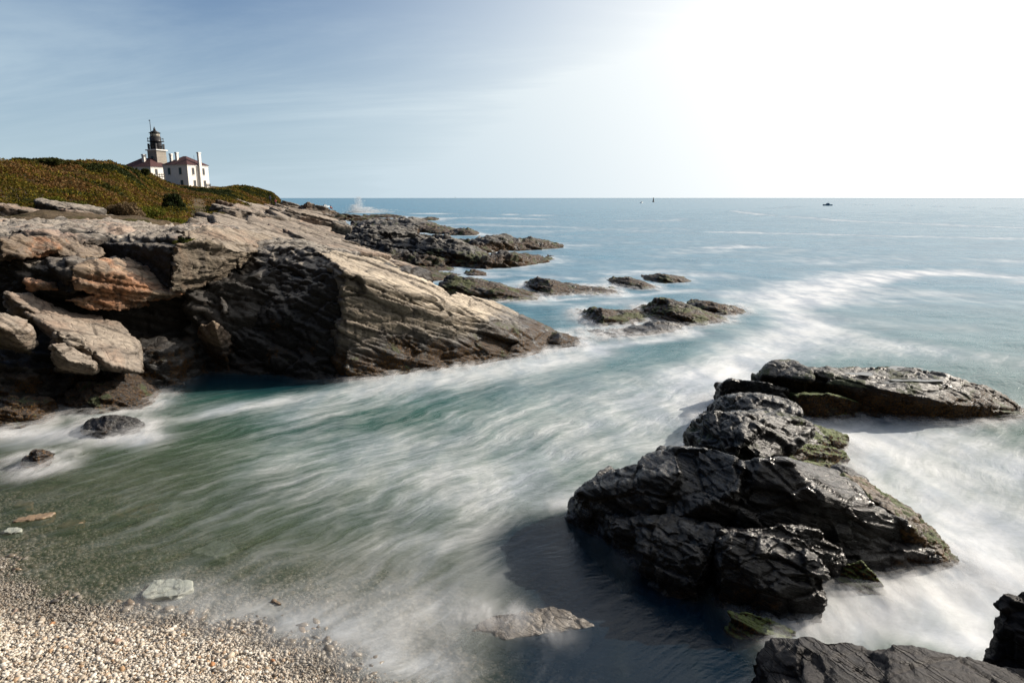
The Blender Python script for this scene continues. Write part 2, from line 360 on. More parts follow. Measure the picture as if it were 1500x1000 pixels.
MR_WEED = rock_mat('weed_covered_rock', [(0.010, 0.007, 0.004), (0.03, 0.018, 0.008), (0.11, 0.058, 0.018), (0.20, 0.12, 0.04)], wet=-2, weed=0, moss=0.42, mosstop=1.4, rough=0.6, scale=2.0, stain=0, bumpd=.05, mosscol=((0.03, 0.045, 0.006), (0.11, 0.15, 0.015)))
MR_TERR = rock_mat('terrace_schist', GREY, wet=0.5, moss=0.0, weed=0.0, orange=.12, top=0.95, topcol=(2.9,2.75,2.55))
MR_WEDGE = rock_mat('wedge_schist', [(0.05, 0.042, 0.034), (0.135, 0.112, 0.088), (0.22, 0.185, 0.145), (0.33, 0.285, 0.225)], wet=0.3, moss=0.0, weed=0.0, orange=.15, top=0.8, topcol=(1.5,1.45,1.4), stain=.7)

# ------------------------------------------------------------------ the left cliff
FRL = bed_frame(24, -8)
CG = 'rock masses of the cliff beside the cove'
# long pale ramp running down to the water
rock('cliff_ramp', 'long pale ramp of rock sloping down to the water at the mouth of the cove', 'cliff', [
    prism([(462,364,21.2),(503,398,18.9),(523,372,24.5),(560,378,25),(652,440,20.7),(655,428,24),(593,429,19.7)],
          [(494,556),(513,557),(580,550),(640,542),(747,527)]),
    prism([(650,440,20.7),(667,428,25),(720,440,25.6),(770,462,25.8),(827,488,25.0),(715,462,21.6),(775,490,22.6)],
          [(640,542),(747,527),(793,520),(830,499)]),
    prism([(505,512,18.5),(560,508,19.0),(620,500,19.8)], [(508,560),(560,556),(650,545),(660,535)]),
    prism([(600,475,19.6),(680,485,20.8),(760,505,21.9)], [(600,549),(700,537),(790,522),(800,512)]),
    ], MR_RAMP, voxel=.04, amp=.10, cell=(1.9,1.2,.5), frame=bed_frame(20,10), seed=1, ledge=.07, micro=.5)
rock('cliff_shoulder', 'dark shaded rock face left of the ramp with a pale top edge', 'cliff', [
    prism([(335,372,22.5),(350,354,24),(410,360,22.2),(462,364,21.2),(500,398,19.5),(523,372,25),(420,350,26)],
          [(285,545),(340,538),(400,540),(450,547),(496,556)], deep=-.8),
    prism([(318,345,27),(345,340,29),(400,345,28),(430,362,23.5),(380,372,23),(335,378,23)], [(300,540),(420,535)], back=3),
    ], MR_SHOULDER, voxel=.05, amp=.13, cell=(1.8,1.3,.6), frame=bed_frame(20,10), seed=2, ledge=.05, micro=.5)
rock('cliff_hollow', 'black shaded rock deep in the hollow between the wedge and the ramp', 'cliff', [
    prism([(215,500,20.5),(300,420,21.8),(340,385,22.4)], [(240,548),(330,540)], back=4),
    ], MR_SHADE, voxel=.08, amp=.16, cell=(1.6,1.1,.4), frame=FRL, seed=20, ledge=.10)
# wedge overhanging the hollow
def wedge(pts, back): return [P(p) for p in pts] + [(P(p)[0], P(p)[1] + back, P(p)[2] - .09 * back) for p in pts]
rock('cliff_wedge', 'big grey wedge of rock with a sharp nose overhanging the dark hollow', 'cliff', [
    wedge([(252,358,18.3),(300,350,19.2),(350,368,20.4),(249,424,18.4),(300,402,19.4)], 4.0),
    wedge([(262,340,20.2),(300,331,21.3),(348,357,20.9),(345,366,20.6),(262,352,19.4)], 5),
    ], MR_WEDGE, voxel=.045, amp=.08, cell=(1.5,1.1,.4), frame=FRL, seed=3, ledge=.05, micro=.7)
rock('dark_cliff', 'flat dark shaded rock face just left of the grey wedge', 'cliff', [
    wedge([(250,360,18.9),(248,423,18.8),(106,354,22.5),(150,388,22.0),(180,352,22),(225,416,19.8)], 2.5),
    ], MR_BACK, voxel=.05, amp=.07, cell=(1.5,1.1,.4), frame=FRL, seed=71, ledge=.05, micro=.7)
rock('cliff_terrace', 'flat pale rock terrace along the top of the cliff under the bushes', 'cliff', [
    wedge([(-160,345,21),(0,338,21),(100,336,22),(160,345,22.5),(0,320,30),(160,324,30),(-160,322,30),(0,375,21),(100,375,22)], 3),
    wedge([(100,334,23),(200,337,22.5),(262,352,20.4),(160,321,32),(260,336,32),(105,360,22),(240,375,20.5)], 3),
    wedge([(200,340,24),(300,333,24),(330,345,26),(270,330,36),(340,332,40),(200,380,24),(300,400,24)], 4),
    wedge([(20,345,20.2),(75,343,20.4),(80,352,20.3),(30,356,20)], 2),
    wedge([(85,350,20.5),(130,345,20.9),(142,356,20.8),(90,362,20.3)], 2),
    ], MR_TERR, voxel=.07, amp=.16, cell=(2.2,1.5,.35), frame=FRL, seed=4, ledge=.09, micro=.7)
rock('iron_stained_boulder', 'rusty orange boulders sitting on the cliff at the far left', 'boulder', [
    wedge([(38,352,18.3),(55,346,18.6),(75,347,18.7),(84,361,18.4),(60,372,18.0),(38,374,17.9)], 1.2),
    wedge([(80,358,18.9),(105,357,19),(119,371,18.9),(115,377,18.6),(85,376,18.4)], 1.2),
    wedge([(0,350,17.4),(20,345,17.8),(38,352,18.0),(36,375,17.6),(0,378,17.2)], 1.5),
    wedge([(-60,352,17.4),(-20,345,17.8),(5,350,17.6),(5,378,17.4),(-60,378,17.2)], 1.5),
    ], MR_ORANGE, voxel=.04, amp=.08, cell=(.8,.6,.3), frame=FRL, seed=5, rounding=1, micro=.7)
rock('cliff_middle_slab', 'brown slab with a sharp right end in the middle of the left cliff', 'cliff', [
    wedge([(99,392,16.9),(140,384,17.6),(180,404,17.6),(249,432,18.6),(195,444,17.9),(110,425,16.9),(150,378,18.6)], 1.6),
    wedge([(93,440,17.0),(130,434,17.2),(170,440,17.6),(177,456,17.6),(130,452,17.2)], 1.6),
    wedge([(38,412,16.8),(60,414,16.9),(68,425,16.9),(40,424,16.8)], .8),
    ], MR_TAN, voxel=.045, amp=.10, cell=(1.3,1.0,.33), frame=FRL, seed=6, ledge=.09, micro=.7)
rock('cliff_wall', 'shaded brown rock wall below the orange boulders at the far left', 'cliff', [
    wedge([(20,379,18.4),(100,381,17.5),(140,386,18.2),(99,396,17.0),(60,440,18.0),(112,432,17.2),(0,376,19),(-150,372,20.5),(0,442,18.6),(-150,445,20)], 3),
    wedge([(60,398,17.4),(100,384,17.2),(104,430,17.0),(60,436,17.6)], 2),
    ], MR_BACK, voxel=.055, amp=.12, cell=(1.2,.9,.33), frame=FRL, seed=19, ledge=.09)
rock('cliff_lower_slab', 'broad sunlit cream slab low on the left cliff', 'cliff', [
    [P(p) for p in [(39,459,16.2),(105,459,17.3),(171,469,17.8),(204,499,17.0),(210,547,15.9),(162,535,15.5),(110,500,15.6),(70,478,15.9)]]
      + [(T(120,560,.8)[0], 17.6, .6), (T(60,540,1)[0], 17.2, .7), (D(200,520,18)[0], 18.2, .6)],
    [P(p) for p in [(6,428,16.4),(50,432,17.0),(105,458,17.2),(60,462,16.4),(25,445,16.3)]] + [D(20,475,17.4), D(90,480,18)],
    [P(p) for p in [(-40,462,14.8),(0,459,15.0),(40,468,15.3),(50,485,15.1),(30,500,14.8),(0,478,14.6)]] + [D(0,510,16), D(50,520,16.3)],
    [P(p) for p in [(74,503,14.9),(95,500,15.2),(141,528,15.3),(139,539,15.1),(100,528,14.8)]] + [D(80,545,16.2), D(140,550,16.2)],
    [P(p) for p in [(80,483,15.5),(118,492,15.7),(125,505,15.6),(100,508,15.4)]] + [D(80,520,16.5), D(125,520,16.5)],
    ], MR_PALE, voxel=.035, amp=.07, cell=(1.1,.8,.28), frame=bed_frame(26,-30), seed=7, ledge=.06, micro=.7)
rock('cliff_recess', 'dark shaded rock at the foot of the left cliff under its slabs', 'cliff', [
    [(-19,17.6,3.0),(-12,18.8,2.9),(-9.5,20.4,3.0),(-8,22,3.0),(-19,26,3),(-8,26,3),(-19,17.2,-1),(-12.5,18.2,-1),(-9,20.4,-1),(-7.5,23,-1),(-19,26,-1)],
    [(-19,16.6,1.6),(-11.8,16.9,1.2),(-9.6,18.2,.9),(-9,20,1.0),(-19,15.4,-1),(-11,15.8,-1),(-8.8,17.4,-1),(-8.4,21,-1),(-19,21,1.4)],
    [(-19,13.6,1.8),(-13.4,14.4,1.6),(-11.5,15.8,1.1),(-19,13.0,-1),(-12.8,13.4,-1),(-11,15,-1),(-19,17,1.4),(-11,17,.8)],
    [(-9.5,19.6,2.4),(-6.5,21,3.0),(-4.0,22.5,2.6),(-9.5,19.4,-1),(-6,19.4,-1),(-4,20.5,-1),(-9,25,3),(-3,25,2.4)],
    ], MR_SHADE, voxel=.08, amp=.16, cell=(1.2,.9,.35), frame=FRL, seed=8, ledge=.10)
rock('hollow_boulder', 'small sunlit boulder lying in the mouth of the dark hollow', 'boulder', [
    prism([(293,478,1.35),(312,470,1.7),(333,488,1.15),(296,487,1.2)], [(280,530),(335,528)], back=1.2)],
    MR_TAN, voxel=.035, amp=.05, cell=(.6,.4,.2), frame=FRL, seed=9)
rock('weedy_boulder', 'brown weedy rock at the foot of the cream slab', 'boulder', ridge(
    [(85,585),(105,568),(140,562),(165,558),(190,562),(215,575),(222,590)], [(85,607),(130,612),(170,607),(222,600)], k=.05, kb=.12),
    MR_WETMOSS, voxel=.03, amp=.06, cell=(.5,.4,.2), seed=10)
rock('weedy_boulder', 'brown and green weedy boulder at the left edge of the picture', 'boulder', ridge(
    [(-70,590),(-20,584),(20,583),(45,588),(60,600),(66,618)], [(-70,640),(0,636),(40,630),(66,624)], k=.03, kb=.12),
    MR_WETMOSS, voxel=.03, amp=.07, cell=(.5,.4,.25), seed=11)
rock('wave_washed_boulder', 'rounded dark boulder half veiled by foam near the left cliff', 'boulder', ridge(
    [(118,628),(130,616),(155,609),(180,612),(200,622),(208,634)], [(118,640),(160,646),(208,640)], k=.03, kb=.06),
    MR_WET, voxel=.025, amp=.04, cell=(.5,.4,.25), seed=12, rounding=3)
rock('wave_washed_boulder', 'small brown rock in the shallows below the white foam at the left', 'boulder', ridge(
    [(34,678),(42,664),(55,658),(68,664),(75,678)], [(34,688),(55,692),(75,686)], k=.02, kb=.04),
    MR_WETMOSS, voxel=.02, amp=.04, cell=(.35,.3,.15), seed=13)

# ------------------------------------------------------------------ headland terrain (hill with scrub, rock shelf at its foot)
cols = [-420, -250, 0, 60, 110, 168, 205, 240, 262, 300, 330, 360, 400, 411]
rows_ = None
rows = [  # (distance, picture height) along each bearing
 [(26,470)] * 7 + [(28,460),(30,450),(36,420),(46,395),(70,365),(140,322),(185,312)],
 [(28,328),(28,328),(29,327),(30,326),(30,327),(31,329),(32,330),(33,333),(36,335),(44,334),(55,330),(80,322),(150,307),(192,303)],
 [(33,322),(33,318),(36,315),(36,308),(38,314),(40,320),(42,326),(44,332),(47,334),(58,325),(75,308),(110,303),(180,299),(195,300)],
 [(40,285),(40,282),(42,280),(46,280),(50,283),(55,290),(60,298),(68,305),(75,302),(95,294),(120,292),(150,291),(188,294),(198,299)],
 [(48,252),(48,252),(50,258),(55,256),(60,258),(70,264),(80,274),(95,282),(105,283),(130,283),(150,281),(170,281),(195,287),(200,296)],
 [(60,247),(60,247),(62,253),(66,247),(72,247),(85,251),(100,257),(125,267),(145,275),(175,279),(190,276),(200,273),(205,285),(206,294)],
 [(80,250),(80,250),(80,255),(84,251),(90,251),(105,254),(120,260),(150,271),(170,278),(200,279),(215,277),(220,276),(222,286),(224,296)],
 [(300,278)] * 9 + [(270,277),(260,278),(250,281),(240,291),(240,299)],
 [(360,330)] * 9 + [(330,330),(320,330),(300,330),(280,330),(270,330)],
]
NR, NC = 260, 300
G = np.array([[D(cols[j], rows[i][j][1], rows[i][j][0]) for j in range(len(cols))] for i in range(len(rows))])
def smooth_interp(A, t):                 # cubic Hermite along axis 0
    m = np.zeros_like(A); m[1:-1] = (A[2:] - A[:-2]) / 2; m[0] = A[1] - A[0]; m[-1] = A[-1] - A[-2]
    i = np.clip(t.astype(int), 0, len(A) - 2); f = (t - i).reshape((-1,) + (1,) * (A.ndim - 1))
    return (2*f**3-3*f**2+1)*A[i] + (f**3-2*f**2+f)*m[i]*.6 + (-2*f**3+3*f**2)*A[i+1] + (f**3-f**2)*m[i+1]*.6
def loft(nr, nc, r0=0, r1=None, rnd=None):
    tr = np.linspace(r0, (len(rows) - 1) if r1 is None else r1, nr)
    cx = np.interp(np.linspace(0, 1, nc), np.linspace(0, 1, len(cols)), np.arange(len(cols)))
    A = smooth_interp(G, tr); B = smooth_interp(A.transpose(1, 0, 2), cx).transpose(1, 0, 2)
    return B, tr, cx
B, tr, cx = loft(NR, NC)
V = B.reshape(-1, 3); dist = V[:, 1]
scrubw = np.clip((np.repeat(tr, NC) - 1.6) / .5, 0, 1)
V = V + np.stack([np.zeros(len(V)), np.zeros(len(V)), fbm(V * .12, 4, 50) * .35 + fbm(V * .9, 3, 52) * .10], 1)
F = (np.arange(NR - 1)[:, None] * NC + np.arange(NC - 1)[None]).reshape(-1)
F = np.stack([F, F + 1, F + NC + 1, F + NC], 1)
m, n, b, o = new_mat('headland_soil')
g = n.new('ShaderNodeNewGeometry'); pos = g.outputs['Position']
a_ = n.noise(pos, .25, 6, .65); f_ = n.noise(pos, 3.0, 6, .7)
c = n.cramp(f_, [(.3, (.05, .038, .022)), (.5, (.13, .095, .06)), (.7, (.22, .17, .115))])
c = n.mix(n.ramp(a_, .5, .6), c, n.cramp(f_, [(.3, (.03, .035, .012)), (.6, (.10, .085, .03)), (.8, (.16, .12, .05))]))
n.l.new(c, b.inputs[0]); b.inputs['Roughness'].default_value = .95; b.inputs['Specular IOR Level'].default_value = .1
n.l.new(bump(n, n.math('ADD', f_, n.noise(pos, 14, 3, .7)), .12), b.inputs['Normal'])
tag(np_mesh('headland', V, F, m), kind='structure')

# ------------------------------------------------------------------ rock shelf and ledges along the shore
def on_loft_z(x, y):
    dd = (V[:, 0] - x) ** 2 + (V[:, 1] - y) ** 2; return float(V[int(np.argmin(dd)), 2])
def shelf(name, label, rects, nslab, L, Wd, th, mat, voxel, seed, amp=.2, cell=(3, 2, .6), az=(5, 60), dip=(10, 19), zc=None, base=None):
    """rects: traced (px,py,Y) quads; slabs are laid over them"""
    random.seed(seed); hs = list(base or [])
    for (p00, p10, p11, p01) in rects:
        a, b_, c_, d_ = [np.array(D(*p)) for p in (p00, p10, p11, p01)]
        hs.append([(v[0], v[1], v[2] - th * 1.1) for v in (a, b_, c_, d_)] + [(v[0], v[1], -.8) for v in (a, b_, c_, d_)])
        for i in range(nslab):
            u, v = random.random(), random.random()
            p = (a * (1 - u) + b_ * u) * (1 - v) + (d_ * (1 - u) + c_ * u) * v
            s = random.uniform(.55, 1.25)
            hs.append(slab((p[0], p[1], p[2] + random.uniform(-1.0, .3) * th), L * s, Wd * s * random.uniform(.6, 1.1), th * s, random.uniform(*az), random.uniform(*dip), random.uniform(-14, 18), depth=th * 1.5))
    return rock(name, label, 'rock ledge', hs, mat, voxel=voxel, amp=amp, cell=cell, frame=bed_frame(14, 0), seed=seed, ledge=amp * .6, group='pale rock ledges along the shore')
shelf('rock_ledge', 'pale flat ledge right behind the long ramp', [((400,352,30),(560,385,30),(520,352,52),(395,332,52)), ((345,347,30),(420,354,28),(400,328,60),(335,333,50))],
      20, 4.6, 3.0, .9, MR_LEDGE, .08, 21, amp=.13, cell=(2.8,2,.45))
shelf('rock_ledge', 'cream ledge with boulders below the bare earth slope', [((338,334,52),(400,334,60),(402,315,95),(362,310,90)), ((400,337,55),(500,347,58),(480,322,100),(405,315,95))],
      22, 7, 4.4, 1.5, MR_LEDGE, .16, 22, amp=.22, cell=(5,3.5,.8))
shelf('rock_ledge', 'far pale ledges under the tip of the grassy headland', [((365,308,110),(470,320,105),(455,307,180),(398,301,160)), ((412,305,160),(495,316,165),(470,311,195),(420,303,190))],
      20, 8, 5.5, 1.2, MR_LEDGE, .26, 23, amp=.35, cell=(8,5,1.2))
shelf('rock_ledge', 'dark low ledge reaching out to the breaking wave', [((455,316,150),(560,327,140),(545,318,190),(470,311,190))],
      10, 9, 6, .7, MR_SHORE, .25, 24, amp=.3, cell=(5,3,.9), dip=(3, 8))

SG = 'dark tidal rocks running out into the sea'
rock('tidal_rock', 'dark rock mass topped by one pale square block', 'sea rock',
     ridge([(440,350),(470,345),(500,352),(520,343),(545,334),(575,340),(600,348),(612,346),(640,352),(665,350),(690,358),(715,374)], [(440,385),(520,384),(590,386),(650,392),(713,394),(720,388)], k=.06, kb=.16)
     + [wedge([(556,331,50),(600,333,50),(607,344,48),(570,346,46.5),(552,340,48)], 2.5)],
     MR_SHORE, voxel=.10, amp=.22, cell=(2.2,1.4,.5), seed=31, group=SG, micro=.8, ledge=.16)
rock('tidal_rock', 'jagged green topped reef pointing out to sea behind the ramp', 'sea rock',
     ridge([(600,358),(632,350),(650,345),(668,349),(690,352),(712,346),(727,343),(750,347),(772,349),(800,353),(824,360)], [(600,372),(700,372),(760,368),(800,366),(827,363)], k=.05, kb=.10)
     + ridge([(660,385),(690,378),(712,375),(735,368),(760,373),(785,377),(810,378)], [(660,390),(712,395),(760,392),(812,383)], k=.04, kb=.10),
     MR_SHORE, voxel=.12, amp=.26, cell=(2.4,1.4,.5), seed=32, group=SG, micro=.8, ledge=.2)
rock('tidal_rock', 'low dark hump of rock with white water on both sides far along the shore', 'sea rock',
     ridge([(515,326),(540,322),(570,324),(587,321),(605,319),(620,325),(640,332),(660,341)], [(515,338),(560,341),(610,341),(660,344)], k=.08, kb=.2)
     + ridge([(500,345),(530,336),(560,334),(600,338)], [(500,352),(600,352)], k=.08, kb=.2),
     MR_SHORE, voxel=.2, amp=.4, cell=(4,2.5,.8), seed=33, group=SG, micro=.8, ledge=.25)
rock('tidal_rock', 'jumble of dark broken rock between the pale ledges and the square topped block', 'sea rock',
     ridge([(420,334),(445,326),(470,330),(490,325),(515,333),(540,329),(565,335),(590,338),(615,346),(640,345),(655,352)], [(420,352),(500,354),(580,358),(655,362)], k=.05, kb=.14)
     + ridge([(470,372),(500,362),(530,366),(560,360),(590,368),(625,372),(655,380)], [(470,392),(560,395),(655,396)], k=.05, kb=.12),
     MR_SHORE, voxel=.11, amp=.28, cell=(2.4,1.5,.55), seed=47, group=SG, ledge=.18, micro=.8)
rock('tidal_rock', 'thin dark rock awash far out beside the foam', 'sea rock',
     ridge([(612,321),(628,318),(640,320)], [(610,323),(640,323)], k=.03, kb=.1), MR_SHORE, voxel=.2, amp=.25, cell=(4,2.5,.8), seed=34, group=SG, micro=.8)
rock('tidal_rock', 'flat dark rock awash below the breaking wave', 'sea rock',
     ridge([(536,316),(560,314),(585,317)], [(534,319),(590,320)], k=.04, kb=.12), MR_SHORE, voxel=.3, amp=.3, cell=(4,2.5,.8), seed=46, group=SG, micro=.8)
rock('tidal_rock', 'small flat topped rock right of the far dark hump', 'sea rock',
     ridge([(655,341),(670,336),(685,335),(700,342)], [(655,345),(700,345)], k=.03, kb=.1), MR_SHORE, voxel=.15, amp=.2, cell=(2,1.4,.5), seed=35, group=SG, micro=.8)
rock('tidal_rock', 'low brown rocks in the channel behind the ramp', 'sea rock',
     ridge([(575,402),(600,399),(625,398),(650,402),(672,404)], [(575,416),(640,414),(675,408)], k=.03, kb=.12)
     + ridge([(594,395),(620,391),(650,391),(672,396)], [(594,398),(672,399)], k=.03, kb=.06)
     + ridge([(680,400),(695,396),(712,401)], [(680,405),(712,406)], k=.03, kb=.06),
     MR_SHORE, voxel=.08, amp=.10, cell=(1.2,.8,.3), seed=36, group=SG, micro=.8)
rock('tidal_rock', 'black wedge of rock with a green back just behind the ramp', 'sea rock',
     ridge([(622,432),(643,417),(652,405),(662,403),(690,407),(713,413),(745,421),(775,430),(793,437)], [(622,440),(690,442),(750,443),(795,441)], k=.04, kb=.13),
     MR_MOSSY, voxel=.06, amp=.09, cell=(1.6,1,.35), seed=37, group=SG, micro=.8)
rock('tidal_rock', 'red brown rock with white foam along its foot in the middle of the sea rocks', 'sea rock',
     ridge([(768,419),(780,412),(790,407),(806,411),(822,415),(840,418),(848,420),(860,422),(885,424),(905,431)], [(768,424),(800,436),(850,433),(907,434)], k=.05, kb=.12),
     MR_SHORE, voxel=.06, amp=.09, cell=(1.4,.9,.3), seed=38, group=SG, micro=.8)
rock('tidal_rock', 'brown rock hump left of the two farthest out rocks', 'sea rock',
     ridge([(891,413),(905,407),(920,406),(940,412),(964,423)], [(891,416),(930,425),(967,426)], k=.03, kb=.1), MR_SHORE, voxel=.06, amp=.08, cell=(1.3,.8,.3), seed=39, group=SG, micro=.8, rounding=2)
rock('tidal_rock', 'smooth farthest out rock half under foam', 'sea rock',
     ridge([(945,407),(960,403),(975,402),(995,405),(1013,412)], [(945,412),(980,417),(1015,414)], k=.03, kb=.1), MR_SHORE, voxel=.06, amp=.07, cell=(1.3,.8,.3), seed=40, group=SG, micro=.8, rounding=3)
rock('mossy_rock', 'flat green mossy rock left of the mossy peak', 'sea rock',
     ridge([(845,463),(858,458),(872,452),(882,451),(905,456),(935,456),(952,460),(966,467)], [(845,467),(880,481),(925,477),(968,470)], k=.05, kb=.10),
     MR_MOSSY, voxel=.045, amp=.07, cell=(1.1,.7,.3), seed=41, group=SG, micro=.8)
rock('mossy_rock', 'mossy green peak standing out of the water in the channel', 'sea rock',
     ridge([(938,458),(952,447),(966,439),(978,437),(995,443),(1012,449),(1030,455),(1048,461),(1063,472)], [(938,466),(980,477),(1020,481),(1064,474)], k=.06, kb=.12),
     MR_MOSSY, voxel=.045, amp=.08, cell=(1.1,.7,.3), seed=42, group=SG, micro=.8)
rock('tidal_rock', 'brown rock just behind the right side of the mossy peak', 'sea rock',
     ridge([(1010,446),(1025,443),(1045,442),(1062,446),(1080,452),(1091,458)], [(1010,462),(1060,466),(1092,460)], k=.03, kb=.10), MR_SHORE, voxel=.045, amp=.07, cell=(1.1,.7,.3), seed=43, group=SG, micro=.8)
rock('tidal_rock', 'wet low rock with water pouring off below the mossy peak', 'sea rock',
     ridge([(855,495),(862,489),(885,488),(910,485),(940,478),(965,471),(985,473),(1002,484)], [(855,498),(900,500),(950,494),(1003,487)], k=.05, kb=.08), MR_WET, voxel=.045, amp=.06, cell=(1.1,.7,.3), seed=44, group=SG, rounding=3)
rock('tidal_rock', 'low rock awash at the seaward end of the ramp', 'sea rock',
     ridge([(800,492),(820,488),(840,494),(855,503)], [(800,512),(830,513),(856,506)], k=.03, kb=.06), MR_SHORE, voxel=.045, amp=.06, cell=(.8,.5,.25), seed=45, group=SG, micro=.8)

# ------------------------------------------------------------------ wet rocks on the right
RG = 'wet dark rocks on the right side of the cove'
FRR = bed_frame(20, 25)
rock('wet_rock', 'long flat topped rock with bright tide pools at the far right', 'sea rock', [
    prism([(1117,550,.9),(1135,531,1.15),(1163,528,1.2),(1190,538,1.15),(1187,556,.95)], [(1120,572),(1155,580),(1190,574)], back=1.0),
    prism([(1185,538,1.1),(1267,541,1.0),(1320,536,1.0),(1300,572,.8),(1187,560,.8)], [(1190,578),(1240,592),(1300,604)], back=.8),
    prism([(1300,540,1.0),(1345,540,1.0),(1392,550,.95),(1380,588,.6),(1300,572,.8)], [(1290,602),(1340,614),(1400,612)], back=.8),
    prism([(1380,549,.95),(1440,562,.7),(1475,585,.35),(1500,600,.12),(1420,596,.4),(1380,588,.6)], [(1390,610),(1467,614),(1530,612)], back=.8),
    ], MR_WETMOSS, voxel=.026, amp=.09, cell=(1.5,1.0,.55), ledge=.025, frame=bed_frame(4, 10), seed=51, group=RG, micro=.45)
rock('wet_rock', 'dark split block at the left end of the tide pool rock', 'sea rock', [
    prism([(1058,562,.65),(1072,556,.8),(1088,556,.8),(1096,572,.55),(1066,577,.4)], [(1064,582),(1098,590)], back=.7),
    prism([(1084,556,.8),(1120,560,.85),(1154,568,.75),(1150,584,.5),(1096,574,.5)], [(1098,590),(1155,592)], back=.7)],
    MR_WET, voxel=.025, amp=.05, cell=(.8,.6,.35), ledge=.02, frame=FRR, seed=52, group=RG, micro=.45)
rock('wet_rock', 'brown and green mossy boulder in front of the tide pool rock', 'sea rock',
     ridge([(1150,592,.3),(1170,578,.65),(1190,577,.7),(1213,577,.7),(1240,583,.6),(1262,591,.4),(1275,602,.2)], [(1150,612),(1190,615),(1240,612),(1277,608)], k=.04, kb=.12),
     MR_GREENWET, voxel=.025, amp=.05, cell=(.8,.6,.35), ledge=.02, seed=53, group=RG, micro=.45)
rock('wet_rock', 'bright silvery wet block catching the sun below the split block', 'sea rock', [
    prism([(1047,602,.5),(1072,581,.95),(1110,575,1.1),(1140,580,1.0),(1170,592,.9),(1172,606,.85),(1100,612,.8)], [(1045,625),(1175,630)], back=1.2)],
    MR_WET, voxel=.025, amp=.055, cell=(.7,.5,.3), ledge=.02, frame=FRR, seed=54, group=RG, micro=.45)
rock('wet_rock', 'broad central rock with brown weed on its face behind the biggest ridge', 'sea rock', [
    prism([(1023,620,1.15),(1040,607,1.35),(1093,606,1.5),(1110,625,1.4),(1085,655,1.25),(1030,650,1.0)], [(1018,660),(1100,680)], back=1.2),
    prism([(1093,606,1.5),(1140,605,1.3),(1190,616,1.05),(1165,650,.95),(1120,675,1.0),(1090,650,1.2)], [(1100,690),(1180,700)], back=1.3),
    prism([(1160,612,1.1),(1195,624,.75),(1200,655,.5),(1165,650,.9)], [(1170,680),(1205,668)], back=.9),
    ], MR_WETMOSS, voxel=.022, amp=.095, cell=(.9,.7,.35), ledge=.03, frame=FRR, seed=55, group=RG, micro=.45)
rock('wet_rock', 'biggest black rock with a steep shaded face and a sunlit ridge', 'sea rock', [
    prism([(842,722,.62),(884,693,.9),(940,672,1.15),(987,655,1.4),(1000,690,1.3),(960,745,.75),(848,748,.35)], [(852,760),(900,790),(1000,800)], back=.8),
    prism([(985,655,1.4),(1043,655,1.55),(1090,674,1.55),(1080,720,1.25),(1060,768,.75),(985,760,.75)], [(960,800),(1080,810)], back=1.1),
    prism([(1088,674,1.5),(1120,672,1.6),(1157,678,1.55),(1206,722,1.25),(1200,770,.8),(1080,768,.8)], [(1080,810),(1215,820)], back=1.0),
    prism([(1157,678,1.5),(1215,690,1.15),(1260,712,.95),(1290,755,.85),(1235,800,.45),(1205,725,1.25)], [(1210,815),(1270,825)], back=.6),
    prism([(1205,722,1.2),(1267,728,1.05),(1330,765,.75),(1375,818,.2),(1290,815,.25),(1230,790,.6)], [(1235,822),(1380,836)], back=.5),
    prism([(1206,690,1.0),(1240,693,.8),(1262,703,.65),(1240,715,.9)], [(1215,730),(1265,722)], back=.4),
    ], MR_WET, voxel=.02, amp=.09, cell=(1.5,1.0,.55), ledge=.025, frame=FRR, seed=56, group=RG, micro=.45)
rock('mossy_shelf', 'bright green mossy steps at the right end of the central rock', 'sea rock', [
    prism([(1190,620,.75),(1222,630,.5),(1240,638,.25),(1244,650,.12),(1210,655,.4),(1185,650,.7)], [(1190,672),(1246,656)], back=.6),
    prism([(1157,657,.9),(1185,649,.8),(1212,653,.6),(1236,661,.3),(1208,668,.45),(1160,672,.75)], [(1160,690),(1240,676)], back=.4),
    prism([(1160,677,.7),(1200,666,.5),(1240,670,.15),(1240,682,.08),(1170,690,.5)], [(1170,700),(1244,688)], back=.4),
    ], MR_GREENWET, voxel=.022, amp=.045, cell=(.5,.4,.2), frame=FRR, seed=65, micro=.8)
rock('weedy_flank', 'brown weed covered flank of rock sloping into the white water at the right', 'sea rock', [
    prism([(1222,694,.95),(1262,703,.8),(1300,722,.72),(1345,752,.52),(1390,795,.25),(1407,828,.06),(1382,828,.12),(1335,772,.68),(1270,722,.95)], [(1290,830),(1412,838)], back=.35),
    ], MR_WEED, voxel=.02, amp=.05, cell=(.5,.4,.25), frame=FRR, seed=66, micro=1.0)
rock('wet_rock', 'left lower block of black rock cut from its neighbour by a deep crack', 'sea rock', [
    prism([(893,765,.55),(925,758,.65),(965,768,.7),(950,790,.5),(905,785,.4)], [(900,800),(950,830)], back=.8),
    prism([(950,765,.75),(1000,762,.85),(1058,772,.9),(1045,800,.75),(1020,860,.3),(935,820,.35)], [(940,836),(985,868),(1024,884)], back=1.0),
    ], MR_WET, voxel=.018, amp=.075, cell=(.8,.6,.35), ledge=.02, frame=FRR, seed=57, group=RG, micro=.45)
rock('wet_rock', 'right lower block of glossy black rock with a silvery sunlit top', 'sea rock', [
    prism([(1054,797,.85),(1080,777,1.0),(1130,782,.98),(1197,812,.85),(1215,836,.72),(1200,862,.5),(1130,868,.45),(1054,850,.45)], [(1045,880),(1110,905),(1192,918)], back=1.0)],
    MR_WET, voxel=.017, amp=.075, cell=(.9,.7,.4), ledge=.02, frame=FRR, seed=58, group=RG, micro=.45)
